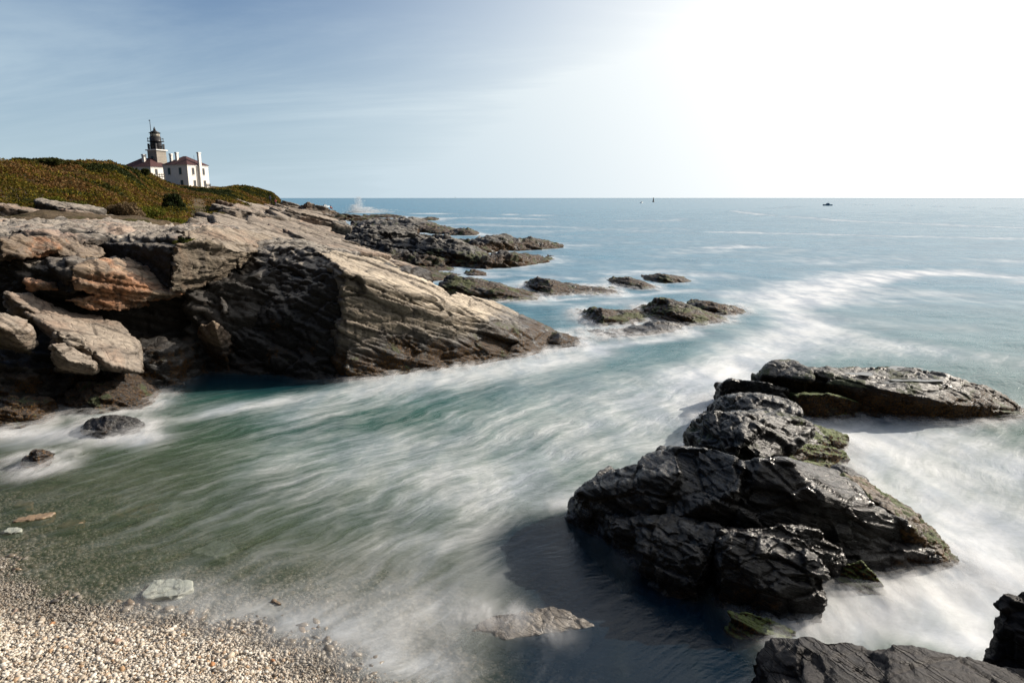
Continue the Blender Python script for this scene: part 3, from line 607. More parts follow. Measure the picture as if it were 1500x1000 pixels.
rock('wet_rock', 'rounded rock tucked between the big ridge and the glossy lower block', 'sea rock', [
    prism([(1094,772,1.0),(1140,768,1.0),(1197,776,.9),(1234,803,.65),(1225,822,.5),(1110,800,.85)], [(1100,840),(1240,845)], back=.5)],
    MR_WET, voxel=.02, amp=.045, cell=(.5,.35,.2), frame=FRR, seed=59, group=RG, rounding=2, micro=.9)
rock('weedy_boulder', 'small green and brown boulder in the white water right of the glossy block', 'boulder',
     ridge([(1228,840,.2),(1235,826,.35),(1262,824,.4),(1285,842,.3),(1306,872,.05)], [(1225,862),(1260,875),(1308,880)], k=.02, kb=.05),
     MR_GREENWET, voxel=.018, amp=.04, cell=(.4,.3,.15), seed=60)
rock('mossy_shelf', 'low mossy shelf with a thin brown pool under the glossy block', 'sea rock', [
    prism([(1066,894,.28),(1095,892,.28),(1130,905,.2),(1170,925,.1),(1160,936,.05),(1110,928,.12),(1072,910,.2)], [(1070,930),(1165,945)])],
    MR_GREENWET, voxel=.018, amp=.025, cell=(.4,.3,.15), seed=61)
rock('foreground_rock', 'broad smooth black rock along the bottom edge of the picture', 'boulder', [
    prism([(1106,952,.75),(1130,938,.85),(1173,934,.95),(1215,938,.95),(1185,985,.9),(1120,985,.7)], [(1085,1030),(1110,1060)], deep=-.5, back=0),
    prism([(1173,935,.95),(1248,937,.95),(1272,950,.9),(1300,1010,.95),(1180,1020,.9)], [(1150,1100),(1300,1100)], deep=-.5, back=0),
    prism([(1262,952,.9),(1313,944,1.0),(1380,956,.95),(1453,970,.85),(1560,990,.8),(1560,1080,.9),(1290,1080,.95)], [(1290,1180),(1600,1180)], deep=-.5, back=0),
    prism([(1120,985,.7),(1300,1000,.95),(1600,1060,1.0),(1600,1200,1.3),(1100,1180,1.0)], [(1080,1300),(1600,1300)], deep=-.5, back=0),
    ], MR_FORE, voxel=.016, amp=.05, cell=(1.1,.8,.5), ledge=.015, frame=FRR, seed=62, micro=.7)
rock('foreground_rock', 'upright black rock cut off by the right edge of the picture', 'boulder', [
    prism([(1468,872,1.2),(1485,866,1.25),(1600,868,1.3),(1600,930,1.2),(1466,922,.95)], [(1466,990),(1600,1010)], back=.1, deep=-.5)],
    MR_FORE, voxel=.018, amp=.05, cell=(.8,.6,.4), ledge=.02, frame=FRR, seed=63, micro=.8)
rock('awash_rock', 'low tan rock breaking the surface at the edge of the shadow in front', 'boulder', [
    prism([(700,908,.03),(722,898,.06),(765,893,.085),(790,900,.085),(770,915,.05),(725,920,.02)], [(690,925),(740,936),(800,926)], deep=-.2),
    prism([(780,890,.07),(808,888,.09),(838,897,.07),(862,908,.03),(820,915,.04)], [(790,926),(880,918)], deep=-.2)],
    MR_AWASH, wash=False, rounding=4, voxel=.014, amp=.022, cell=(.5,.4,.25), ledge=.0, seed=64, micro=.8)

MPOOL, n, b, o = new_mat('still_water'); b.inputs[0].default_value = (.03, .035, .03, 1); b.inputs['Roughness'].default_value = .06; b.inputs['Specular IOR Level'].default_value = 1.0
RB = [q for q in bpy.data.objects if 'tide pools' in q.get('label', '')][0]
cc = np.empty(len(RB.data.vertices) * 3, np.float32); RB.data.vertices.foreach_get('co', cc); cc = cc.reshape(-1, 3)
for px, py, w, l in ((1262,548,.62,.28), (1322,540,.85,.35), (1342,556,1.0,.45), (1300,560,.5,.2)):
    c0 = T(px, py, .95); m_ = np.hypot(cc[:, 0] - c0[0], cc[:, 1] - c0[1]) < .3; zt = float(np.percentile(cc[m_, 2], 93)) if m_.any() else .9
    c0 = T(px, py, zt); N_ = 22; vs = [(c0[0], c0[1], zt + .012)]
    for i in range(N_):
        a = i * 2 * math.pi / N_; r_ = 1 + .28 * math.sin(3 * a + px) + .15 * math.sin(5 * a + py); vs.append((c0[0] + w / 2 * r_ * math.cos(a), c0[1] + l / 2 * r_ * math.sin(a), zt + .012))
    mesh_obj('tide_pool', vs, [(0, 1 + i, 1 + (i + 1) % N_) for i in range(N_)], MPOOL, RB)

# ------------------------------------------------------------------ seabed, beach, pebbles
SHORE = [T(-400,700), T(-120,745), T(-30,790), T(20,838), T(70,868), T(120,884), T(200,903), T(300,918), T(390,936), T(470,962), T(540,1000), T(580,1060), T(600,1200)]
SH = np.array([p[:2] for p in SHORE])
def shore_dist(xy):
    """signed distance to the water line of the beach, positive on land"""
    best = np.full(len(xy), 1e9); sgn = np.ones(len(xy))
    for a, b_ in zip(SH, SH[1:]):
        dv = b_ - a; L2 = dv @ dv; t = np.clip(((xy - a) @ dv) / L2, 0, 1); pr = a + t[:, None] * dv
        dd = np.hypot(*(xy - pr).T); cr = dv[0] * (xy[:, 1] - a[1]) - dv[1] * (xy[:, 0] - a[0])
        up = dd < best; best = np.where(up, dd, best); sgn = np.where(up, np.where(cr < 0, 1, -1), sgn)
    return best * sgn
def ground_z(xy):
    s = shore_dist(xy); p = np.c_[xy, np.zeros(len(xy))]
    z = np.where(s > 0, np.minimum(.16 * s, .5 + .03 * s), np.maximum(-.13 * -s, -2.6))
    deep = np.clip((xy[:, 1] - 9) / 8, 0, 1) * np.clip((xy[:, 0] + 7) / 4, 0, 1)
    return z - deep * .5 * (s < 0) + fbm(p * .5, 3, 70) * .05 * np.clip(np.abs(s) * 2 + .3, 0, 1) + fbm(p * 3, 3, 71) * .018
ys = np.concatenate([-np.geomspace(400, 1.2, 30), np.arange(-1.0, 1.0, .2), np.arange(1.0, 16, .09), np.linspace(16, 60, 50), np.geomspace(62, 30000, 30)])
xs_ = np.concatenate([-np.geomspace(30000, 13, 40), np.arange(-12.9, 9, .09), np.geomspace(9.1, 30000, 40)])
X, Y = np.meshgrid(xs_, ys); xy = np.c_[X.ravel(), Y.ravel()]
zz_ = ground_z(xy); far = np.clip((np.hypot(xy[:, 0], xy[:, 1]) - 40) / 60, 0, 1); zz_ = zz_ * (1 - far) - 4 * far
# unseen bank and hillside added behind the camera to block sky light
bk = 1.2 - xy[:, 1] - .35 * np.maximum(-xy[:, 0] - 6, 0) * -1 - .25 * np.maximum(xy[:, 0] - 4, 0)
ss_ = lambda t: np.clip(t, 0, 1) ** 2 * (3 - 2 * np.clip(t, 0, 1))
sky_block_h = 3.3 * ss_(bk / 1.6) + 15 * ss_((bk - 3.5) / 15) + fbm(np.c_[xy * .3, xy[:, :1] * 0], 3, 77) * .3 * ss_(bk / 3)
sky_block_h = sky_block_h * ss_((420 - np.hypot(xy[:, 0], xy[:, 1])) / 120) * (xy[:, 1] < 14)
zz_ = np.where(bk > 0, np.maximum(zz_, 0) * (1 - ss_(bk)) + np.maximum(sky_block_h, zz_ * (1 - ss_(bk))), zz_)
V3 = np.c_[xy, zz_]; nc = len(xs_); nr = len(ys)
F3 = (np.arange(nr - 1)[:, None] * nc + np.arange(nc - 1)[None]).reshape(-1); F3 = np.stack([F3, F3 + 1, F3 + nc + 1, F3 + nc], 1)
m, n, b, o = new_mat('seabed_gravel')
g = n.new('ShaderNodeNewGeometry'); pos = g.outputs['Position']; z = n.sep(pos)[2]
v1 = n.voro(pos, 26, out='Color'); e1 = n.voro(pos, 26, 'DISTANCE_TO_EDGE'); nz1 = n.noise(pos, 3, 5, .7)
c = n.cramp(n.sep(v1)[0], [(.0, (.05, .045, .04)), (.3, (.13, .11, .09)), (.6, (.26, .22, .18)), (.9, (.42, .36, .30))])
c = n.mix(n.ramp(e1, 0, .012, .8, 0), c, (.03, .025, .02))
c = n.mix(n.ramp(nz1, .45, .65), c, (.07, .06, .045), blend='MULTIPLY')
c = n.mix(n.ramp(z, -.25, -.9), c, (.07, .085, .05))
c = n.mix(n.ramp(z, .9, 1.6), c, n.cramp(n.noise(pos, 1.5, 6, .7), [(.35, (.02, .024, .01)), (.6, (.06, .055, .025))]))
n.l.new(c, b.inputs[0]); b.inputs['Roughness'].default_value = .6
n.l.new(bump(n, n.ramp(e1, 0, .02), .012), b.inputs['Normal'])
tag(np_mesh('seabed', V3, F3, m), kind='structure')

def pebble_mat(name, stops, rough=.6):
    m, n, b, o = new_mat(name)
    g = n.new('ShaderNodeNewGeometry'); r = g.outputs['Random Per Island']; pos = g.outputs['Position']
    c = n.cramp(r, stops); nn = n.noise(pos, 60, 4, .7)
    c = n.mix(n.ramp(nn, .3, .7, 0, .5), c, (.25, .2, .15), blend='MULTIPLY')
    wetz = n.ramp(n.math('ADD', n.sep(pos)[2], n.math('MULTIPLY', n.math('SUBTRACT', n.noise(pos, 2.0, 3, .6), .5), .12)), .02, .11, 1, 0)
    c = n.mix(n.math('MULTIPLY', wetz, .72), c, (.10, .085, .065))
    n.l.new(c, b.inputs[0]); n.l.new(n.mix(wetz, rough, .3, 'FLOAT'), b.inputs['Roughness'])
    return m
PEB = [(0, (.05, .045, .045)), (.06, (.16, .14, .125)), (.13, (.38, .29, .20)), (.22, (.44, .37, .29)), (.42, (.64, .57, .47)), (.62, (.74, .68, .59)), (.86, (.80, .77, .70)), (.955, (.50, .32, .17)), (1.0, (.34, .31, .29))]
mp = pebble_mat('pebbles', PEB)
def ico(sub):
    b_ = bmesh.new(); bmesh.ops.create_icosphere(b_, subdivisions=sub, radius=1.0)
    v = np.array([q.co[:] for q in b_.verts]); f = np.array([[q.index for q in p.verts] for p in b_.faces]); b_.free(); return v, f
def pebbles(name, C, Rad, sub, mat, flat=.62):
    v0, f0 = ico(sub); N = len(C); nv0 = len(v0)
    q = RNG.normal(size=(N, 3, 3)); Q = np.linalg.qr(q)[0]
    # mostly lying flat: random spin about the vertical with a small tilt
    an = RNG.uniform(0, 6.28, N); Rz = np.zeros((N, 3, 3)); Rz[:, 0, 0] = np.cos(an); Rz[:, 0, 1] = -np.sin(an); Rz[:, 1, 0] = np.sin(an); Rz[:, 1, 1] = np.cos(an); Rz[:, 2, 2] = 1
    til = RNG.normal(0, .35, N); Rx = np.zeros((N, 3, 3)); Rx[:, 0, 0] = 1; Rx[:, 1, 1] = np.cos(til); Rx[:, 1, 2] = -np.sin(til); Rx[:, 2, 1] = np.sin(til); Rx[:, 2, 2] = np.cos(til)
    sc = np.stack([RNG.uniform(.9, 1.5, N), RNG.uniform(.7, 1.05, N), RNG.uniform(flat * .7, flat * 1.3, N)], 1) * Rad[:, None]
    v = v0[None] * (1 + .26 * RNG.normal(size=(N, nv0, 1)) * (.5 if sub > 1 else .45)) * sc[:, None]
    v = np.einsum('nij,nkj->nki', Rz @ Rx, v) + C[:, None]
    f = f0[None] + (np.arange(N) * nv0)[:, None, None]
    return np_mesh(name, v.reshape(-1, 3), f.reshape(-1, 3), mat)
def scatter(N, box, cond, rad, lift=.3):
    out = []
    while sum(map(len, out)) < N:
        p = np.c_[RNG.uniform(box[0], box[1], N), RNG.uniform(box[2], box[3], N)]
        s = shore_dist(p); w = cond(p, s); p = p[RNG.random(N) < w]; out.append(p)
    p = np.concatenate(out)[:N]; r = rad(N, p)
    return np.c_[p, ground_z(p) + r * lift], r
land = lambda p, s: np.clip((s + .25) / .2, 0, 1) * (s < 2.9) * (p[:, 1] > 4.3) * (np.abs(p[:, 0] / np.maximum(p[:, 1], .5)) < 1.05) * (p[:, 0] < .6)
size = lambda N, p: np.clip(np.exp(RNG.normal(math.log(.0100), .44, N)), .005, .035)
C, r = scatter(78000, (-9.5, .6, 4.4, 9.6), land, size, .35)
tag(pebbles('beach_pebbles', C, r, 1, mp), 'pale beach gravel of small rounded pebbles at the bottom left', 'gravel', kind='stuff')
C, r = scatter(9000, (-9.5, .9, 4.8, 11.5), lambda p, s: (s < -.05) * (s > -2.6) * np.clip(1 + s / 2.6, 0.1, 1) * (np.abs(p[:, 0] / p[:, 1]) < 1.05), lambda N, p: np.clip(np.exp(RNG.normal(math.log(.020), .5, N)), .010, .075), .15)
tag(pebbles('submerged_pebbles', C, r, 1, mp, .5), 'pebbles under the shallow water along the beach', 'gravel', kind='stuff')
# single stones one can pick out
ST_MAT = {k: pebble_mat('stone_' + k, s) for k, s in dict(
    orange=[(0, (.50, .24, .10)), (1, (.50, .24, .10))], cream=[(0, (.66, .56, .44)), (1, (.66, .56, .44))],
    grey=[(0, (.13, .13, .14)), (1, (.13, .13, .14))], pink=[(0, (.52, .36, .28)), (1, (.52, .36, .28))]).items()}
for px, py, rd, k, lab in [
    (62,908,.040,'cream','largest cream stone on the left of the gravel beach'), (76,915,.030,'orange','small orange stone touching the largest cream stone'),
    (172,948,.040,'pink','pinkish stone in the middle of the gravel beach'), (208,952,.034,'cream','cream stone right of the pinkish stone on the gravel'),
    (338,968,.045,'cream','long pale stone on the right part of the gravel'), (312,982,.030,'orange','orange stone near the bottom of the gravel beach'),
    (400,971,.026,'orange','little orange stone right of the long pale stone'), (80,876,.045,'grey','dark grey stone at the water edge at the left'),
    (57,886,.03,'grey','small dark stone above the largest cream stone'), (455,974,.03,'grey','dark wet stone alone on the right end of the gravel'),
    (22,892,.028,'pink','pinkish stone by the left edge of the picture'), (258,927,.032,'grey','dark pebble at the foam edge of the gravel')]:
    x_, y_, _ = T(px, py, .05); c_ = np.array([[x_, y_, float(ground_z(np.array([[x_, y_]]))[0]) + rd * .55]])
    tag(pebbles('beach_stone', c_, np.array([rd]), 2, ST_MAT[k], .6), lab, 'stone', 'larger stones on the beach')
# flat slabs lying in the shallows
def flat_rock(px, py, w, l, h, z, rz, lab, mat, seed, name='submerged_rock'):
    x_, y_, _ = T(px, py, z); c_, s_ = math.cos(R(rz)), math.sin(R(rz)); random.seed(seed)
    pts = []
    for a_, b2 in ((-.5,-.35),(-.38,-.5),(.3,-.5),(.5,-.2),(.46,.3),(.1,.5),(-.42,.4)):
        ax, bx = a_ * w * random.uniform(.85,1.1), b2 * l * random.uniform(.85,1.1)
        X_, Y_ = x_ + ax * c_ - bx * s_, y_ + ax * s_ + bx * c_
        pts += [(X_, Y_, z + random.uniform(-.012, .012)), (X_ * 1.0, Y_, z - h)]
    return rock(name, lab, 'rock', [pts], mat, voxel=.014, amp=.012, cell=(.3,.2,.1), seed=seed, ledge=.008, wash=False)
MS_FLAT = rock_mat('shallow_slab', [(.17,.19,.17),(.26,.28,.25),(.34,.36,.31),(.42,.43,.37)], wet=-3, moss=0, weed=0, scale=3, stain=0, bumpd=.01, rough=.5)
MS_BR = rock_mat('shallow_brown_rock', [(.12,.08,.05),(.22,.15,.09),(.33,.23,.14),(.42,.32,.22)], wet=-3, moss=0, weed=0, scale=3, stain=0, bumpd=.01, rough=.5)
flat_rock(248, 859, .60, .44, .08, .055, 8, 'flat pale grey slab lying in the shallows above the beach', MS_FLAT, 81)
flat_rock(318, 802, .6, .5, .10, -.05, -25, 'pale slab seen through the water beyond the flat grey slab', MS_FLAT, 82)
flat_rock(48, 757, .6, .24, .12, .015, 18, 'long thin brown rock breaking the surface at the left edge', MS_BR, 83)
flat_rock(105, 765, .36, .24, .10, .0, 10, 'brown stone under water right of the long thin brown rock', MS_BR, 84)
flat_rock(35, 737, .30, .2, .10, -.03, 0, 'orange brown stone under water above the long thin brown rock', MS_BR, 85)
flat_rock(195, 745, .7, .25, .12, -.05, 30, 'dark brown slab under the green water left of the cove', MS_BR, 86)
flat_rock(405, 880, .20, .06, .05, .03, -35, 'thin brown stone poking out at the foam edge', MS_BR, 87)
flat_rock(20, 775, .26, .2, .1, .03, 0, 'pale stone at the left edge below the long thin brown rock', MS_FLAT, 88)

# ------------------------------------------------------------------ water
py_ = np.concatenate([np.linspace(1500, 1002, 40), np.linspace(1000, 560, 200), np.linspace(558, 300, 200), np.geomspace(9.5, .12, 60) + 290])
Yr = np.array([T(750, p)[1] for p in py_]); us = np.concatenate([[-3.0, -2.2, -1.7, -1.4], np.linspace(-1.15, 1.15, 480), [1.4, 1.7, 2.2, 3.0]])
X = Yr[:, None] * us[None]; Yg = np.repeat(Yr[:, None], len(us), 1)
wxy = np.c_[X.ravel(), Yg.ravel()]; nW = len(wxy)
pts = np.concatenate(ROCK_PTS)
kd = KDTree(len(pts))
for i, p in enumerate(pts): kd.insert((p[0], p[1], 0), i)
kd.balance()
rd = np.full(nW, 50.0); near = np.where((wxy[:, 1] < 330) & (np.abs(us[None].repeat(len(Yr), 0).ravel()) < 1.2))[0]
for i in near: rd[i] = kd.find((wxy[i, 0], wxy[i, 1], 0))[2]
def line_dist(poly):
    P2 = np.array([T(*p)[:2] for p in poly]); best = np.full(nW, 1e9)
    for a, b_ in zip(P2, P2[1:]):
        dv = b_ - a; t = np.clip(((wxy - a) @ dv) / (dv @ dv), 0, 1); best = np.minimum(best, np.hypot(*(wxy - (a + t[:, None] * dv)).T))
    return best
foam = np.zeros(nW); p3 = np.c_[wxy, np.zeros(nW)]
wob = fbm(p3 * .25, 3, 91)
dn = wxy[:, 1]
foam = np.maximum(foam, .55 * np.exp(-(rd / (.32 + .012 * dn)) ** 1.1))           # lace round every rock
def streak(poly, w, s, pw=2.0):
    global foam
    d_ = line_dist(poly); foam = 1 - (1 - foam) * (1 - s * np.exp(-(d_ / (w * (1 + .35 * wob))) ** pw))
# the cove
streak([(1060,560),(985,600),(900,640),(800,680),(690,720)], 1.0, .50)
streak([(1000,560),(850,590),(700,640),(560,680)], 1.7, .38)
streak([(880,520),(700,548),(560,565),(420,585),(330,600)], .8, .52)
streak([(960,660),(880,720),(760,760),(640,800),(520,850)], .7, .36)
streak([(640,790),(520,800),(400,820)], .3, .25)
streak([(420,585),(330,600),(270,615)], .30, .35); streak([(860,515),(700,552),(560,580),(450,605)], 1.3, .42)
streak([(-60,640),(60,638),(130,636),(210,645)], .5, .85)
streak([(0,655),(60,650),(110,640)], .3, .4)
streak([(160,610),(180,590),(240,590)], .3, .30)
streak([(250,880),(400,900),(520,905),(620,880),(690,840)], .6, .32)
streak([(380,915),(470,930),(560,940),(640,900)], .55, .42)
streak([(560,965),(640,970)], .28, .35)

# right hand pool of white water
streak([(1260,640),(1350,690),(1450,760),(1540,830)], 2.2, .72)
streak([(1300,640),(1420,650),(1560,700)], 1.4, .60)
streak([(1440,840),(1380,880),(1270,895),(1220,915)], .85, .88)
streak([(1330,920),(1400,940),(1470,950)], .5, .80)
streak([(1420,760),(1440,850),(1420,930)], .7, .8)
# outer water
streak([(1040,550),(1130,510),(1180,480),(1150,450),(1230,420),(1330,400)], 1.5, .85)
streak([(1060,545),(1200,515),(1350,510),(1500,530)], 1.5, .38)
streak([(1180,470),(1250,500),(1330,510)], 1.6, .45)
streak([(1130,435),(1260,405),(1400,400),(1560,412)], 2.6, .78)
streak([(1230,385),(1360,378),(1560,385)], 4.0, .40); streak([(1250,440),(1380,435),(1560,450)], 2.6, .42); streak([(1100,480),(1250,470),(1400,480)], 2.0, .3)
streak([(1000,372),(1100,362),(1200,368)], 3.0, .35)
streak([(820,492),(870,510),(960,500),(1020,487)], .5, .65)
streak([(810,515),(850,508),(880,515)], .4, .7)
streak([(780,445),(860,447),(930,440)], 1.0, .45)
streak([(640,375),(700,368),(760,372)], .5, .5)
streak([(800,428),(815,440),(860,437)], .3, .6); streak([(900,435),(960,430),(1010,425)], .8, .55); streak([(900,402),(960,398),(1060,405),(1140,412)], 1.5, .42)
streak([(560,335),(640,338),(720,345)], 2.0, .5)
streak([(690,408),(760,403),(840,408)], .8, .40)
streak([(800,340),(900,336),(980,340)], 5, .35)
streak([(500,311),(560,312),(640,313),(740,314),(800,316)], 3.2, .95)
streak([(560,318),(640,320),(700,319),(780,321)], 5, .65)
streak([(600,330),(680,329),(760,331),(830,333)], 3.5, .55)
streak([(620,347),(670,350),(700,352)], 1.2, .5)
streak([(1075,309),(1110,314),(1250,324),(1400,330),(1560,336)], 3.5, .75)
streak([(1040,340),(1150,342),(1300,346),(1560,351)], 2.2, .75)
streak([(1230,299),(1320,301),(1420,304),(1560,308)], 4.0, .8)
streak([(905,323),(960,324),(1000,321)], 3, .5); streak([(930,334),(990,335)], 2, .45); streak([(1045,363),(1090,361)], 1.6, .6)
streak([(910,297),(1010,298)], 6, .3); streak([(1130,306),(1170,302)], 5, .6); streak([(850,360),(900,355),(960,357)], 2, .25)
soft = np.zeros(nW)
def softly(poly, w, s=1.0):
    global soft
    soft = np.maximum(soft, s * np.exp(-(line_dist(poly) / w) ** 2))
softly([(1260,640),(1350,690),(1450,760),(1540,830)], 3.0, .75); softly([(1440,840),(1380,880),(1250,900),(1150,920)], 1.6)
softly([(250,880),(400,900),(520,910),(640,890),(760,850),(850,830)], .8); softly([(420,920),(540,930),(700,940)], .6)
softly([(0,640),(130,640),(200,645)], .6, .8); softly([(1100,430),(1300,400),(1560,400)], 6, .6); softly([(1040,550),(1180,480)], 1.6, .5)
soft = np.maximum(soft, .7 * np.exp(-(rd / .5) ** 2))
# painted shade: water darkened and foam thinned beside rocks and in the hollow
foam = foam + .05
opn_ = np.clip((wxy[:, 1] - .3 * wxy[:, 0] - 16) / 20, 0, 1) * np.clip(1.6 - wxy[:, 1] / 260, 0, 1)
foam = 1 - (1 - foam) * (1 - .27 * opn_ * (1 + .6 * wob))
foam = 1 - (1 - foam) * (1 - .20 * np.exp(-(line_dist([(1000,560),(700,640),(450,700)]) / 4.6) ** 2) * 1.15)
dark = 1.0 * np.exp(-(line_dist([(800,800),(860,880),(840,960),(860,1100)]) / 1.1) ** 4)  # shadow of the right hand rocks painted on the water
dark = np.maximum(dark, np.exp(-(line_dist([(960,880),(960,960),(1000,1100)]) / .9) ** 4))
hol = np.exp(-(line_dist([(250,556),(330,552),(440,550)]) / 1.7) ** 4); dark = np.maximum(dark, .95 * hol); foam = foam * (1 - .7 * hol)  # shade of the cliff hollow painted on the water
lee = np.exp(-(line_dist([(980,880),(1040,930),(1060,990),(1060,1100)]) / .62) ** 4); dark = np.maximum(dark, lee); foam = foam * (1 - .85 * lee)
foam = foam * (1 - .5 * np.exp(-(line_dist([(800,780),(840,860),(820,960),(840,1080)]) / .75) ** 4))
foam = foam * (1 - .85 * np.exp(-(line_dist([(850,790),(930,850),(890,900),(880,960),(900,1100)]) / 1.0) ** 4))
streak([(250,895),(380,915),(500,925),(620,925),(680,900)], .75, .34); streak([(560,980),(650,985)], .3, .4)
gz = ground_z(wxy); far = np.clip((np.hypot(*wxy.T) - 40) / 60, 0, 1); gz = gz * (1 - far) - 4 * far
wz = .02 * fbm(p3 * np.array([1.0, .8, 1]), 3, 95) * np.clip(-gz * 1.2, 0, 1) + .05 * np.exp(-(rd / .5) ** 2) * (.3 + foam)
W_ = np_mesh('sea_water', np.c_[wxy, wz], np.stack([(q := (np.arange(len(Yr) - 1)[:, None] * len(us) + np.arange(len(us) - 1)[None]).reshape(-1)), q + 1, q + len(us) + 1, q + len(us)], 1), None)
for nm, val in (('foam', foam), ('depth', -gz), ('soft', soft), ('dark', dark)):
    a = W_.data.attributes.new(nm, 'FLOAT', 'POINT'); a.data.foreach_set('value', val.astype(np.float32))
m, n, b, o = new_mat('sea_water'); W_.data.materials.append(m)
g = n.new('ShaderNodeNewGeometry'); pos = g.outputs['Position']; X_, Y_, Z_ = n.sep(pos)
fa = n.attr('foam'); dp = n.attr('depth')
openw = n.ramp(n.math('ADD', Y_, n.math('MULTIPLY', X_, -.3)), 15, 26)                     # 0 in the cove, 1 on the open sea
wp = n.vmath('SCALE', n.vmath('SUBTRACT', n.noise(pos, .22, 3, .5, 0, 1), (.5, .5, .5))); wp.node.inputs['Scale'].default_value = 1.7
wq = n.vmath('SCALE', n.vmath('SUBTRACT', n.noise(pos, 1.1, 3, .5, 0, 1), (.5, .5, .5))); wq.node.inputs['Scale'].default_value = .30
pw = n.vmath('ADD', n.vmath('ADD', pos, wp), wq)
def stk(ang, along, across, sc, det=6, rough=.6): 
    r_ = n.vmath('DOT_PRODUCT', pw, (math.cos(R(ang)), math.sin(R(ang)), 0)); r2 = n.vmath('DOT_PRODUCT', pw, (-math.sin(R(ang)), math.cos(R(ang)), 0))
    return n.noise(n.comb(n.math('MULTIPLY', r_, along), n.math('MULTIPLY', r2, across), 0.0), sc, det, rough)
s1 = stk(48, .50, 2.8, 1.1, 6, .58); s2 = stk(38, 1.1, 4.0, 2.6, 4, .55); s3 = stk(4, .25, 1.1, .55, 8, .62); s4 = stk(-4, .6, 3.0, 1.3, 6, .65)
cov = n.math('ADD', n.math('MULTIPLY', s1, .70), n.math('MULTIPLY', s2, .30))
opn = n.math('ADD', n.math('MULTIPLY', s3, .55), n.math('MULTIPLY', s4, .45))
st = n.mix(openw, cov, opn, 'FLOAT')
th = n.math('SUBTRACT', 1.0, fa)
fm = n.ramp(n.math('ADD', n.math('MULTIPLY', n.math('SUBTRACT', st, .5), n.mix(n.attr('soft'), 2.05, 1.0, 'FLOAT')), n.math('MULTIPLY', n.math('SUBTRACT', fa, .5), 1.5)), -.66, 1.12)
foamc = n.mix(n.ramp(n.noise(n.mapv(pos, rot=(0, 0, R(-30)), scale=(1, .4, 1)), .9, 5, .6), .35, .65), (.50, .54, .60), (.82, .83, .84))
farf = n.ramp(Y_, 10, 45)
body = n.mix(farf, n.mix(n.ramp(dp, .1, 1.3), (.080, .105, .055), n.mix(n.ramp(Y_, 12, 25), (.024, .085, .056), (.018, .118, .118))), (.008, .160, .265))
body = n.mix(n.ramp(n.noise(n.comb(n.math('MULTIPLY', X_, .5), Y_, 0.0), .35, 4, .6), .3, .7, 0, .5), body, n.vmath('MULTIPLY', body, (.45, .55, .6)))
body = n.mix(n.attr('dark'), body, (.002, .013, .027))  # painted shade replaces the water's own colour
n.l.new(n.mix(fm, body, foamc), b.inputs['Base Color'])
n.l.new(n.mix(fm, .22, .9, 'FLOAT'), b.inputs['Roughness']); b.inputs['IOR'].default_value = 1.33
n.l.new(n.mix(fm, n.mix(farf, .5, .24, 'FLOAT'), .05, 'FLOAT'), b.inputs['Specular IOR Level'])
hh = n.math('ADD', n.math('MULTIPLY', st, .7), n.math('MULTIPLY', n.noise(n.comb(n.math('MULTIPLY', X_, .45), Y_, 0.0), .9, 6, .65), .6))
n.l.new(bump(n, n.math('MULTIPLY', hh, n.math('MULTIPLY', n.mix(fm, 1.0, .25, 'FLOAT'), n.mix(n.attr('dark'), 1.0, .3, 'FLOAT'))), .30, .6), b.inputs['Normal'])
turb = n.ramp(dp, -.02, .8, 0.08, 1.0, smooth=False)
edge = n.ramp(dp, -.03, .05)
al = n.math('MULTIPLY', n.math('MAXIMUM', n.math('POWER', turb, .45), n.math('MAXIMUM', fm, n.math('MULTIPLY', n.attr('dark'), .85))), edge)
n.l.new(n.math('MAXIMUM', al, n.ramp(farf, 0, .3)), b.inputs['Alpha'])
tag(W_, kind='structure')
# wash and spray lying over the water where waves break on the rocks and the beach: thin veils at three heights
msk = np.maximum(np.exp(-(rd / .42) ** 2), .0); shm = np.exp(-(line_dist([(250,890),(400,915),(500,950),(590,980),(620,930)]) / .55) ** 2)
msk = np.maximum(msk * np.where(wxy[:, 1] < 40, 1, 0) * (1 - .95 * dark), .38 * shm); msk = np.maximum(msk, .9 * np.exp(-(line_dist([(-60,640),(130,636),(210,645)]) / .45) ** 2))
msk = np.maximum(msk, .75 * np.exp(-(line_dist([(700,900),(760,912),(800,930)]) / .3) ** 2)); msk = np.maximum(msk, .7 * np.exp(-(line_dist([(1440,850),(1330,880),(1240,905)]) / .55) ** 2))
Q = np.stack([(q := (np.arange(len(Yr) - 1)[:, None] * len(us) + np.arange(len(us) - 1)[None]).reshape(-1)), q + 1, q + len(us) + 1, q + len(us)], 1)
Q = Q[(msk[Q] > .04).any(1)]; used, inv = np.unique(Q, return_inverse=True); Q = inv.reshape(-1, 4)
Vm, Fm, Am = [], [], []
for L_, zo in enumerate((.03, .075, .13)):
    nz_ = fbm(np.c_[wxy[used] * 1.4, np.full(len(used), L_ * 7.1)], 3, 120 + L_)
    Vm.append(np.c_[wxy[used], np.maximum(wz[used], 0) + zo + .02 * nz_]); Fm.append(Q + L_ * len(used)); Am.append(msk[used] * (1 - .22 * L_))
MI = np_mesh('sea_mist', np.concatenate(Vm), np.concatenate(Fm), None); a = MI.data.attributes.new('mist', 'FLOAT', 'POINT'); a.data.foreach_set('value', np.concatenate(Am).astype(np.float32))
m, n, b, o = new_mat('sea_mist'); MI.data.materials.append(m); g = n.new('ShaderNodeNewGeometry'); pos = g.outputs['Position']
nn = n.noise(n.mapv(pos, rot=(0, 0, R(-45)), scale=(2.2, .8, 6)), 1.6, 5, .6)
b.inputs[0].default_value = (.80, .80, .80, 1); b.inputs['Roughness'].default_value = 1; b.inputs['Specular IOR Level'].default_value = 0
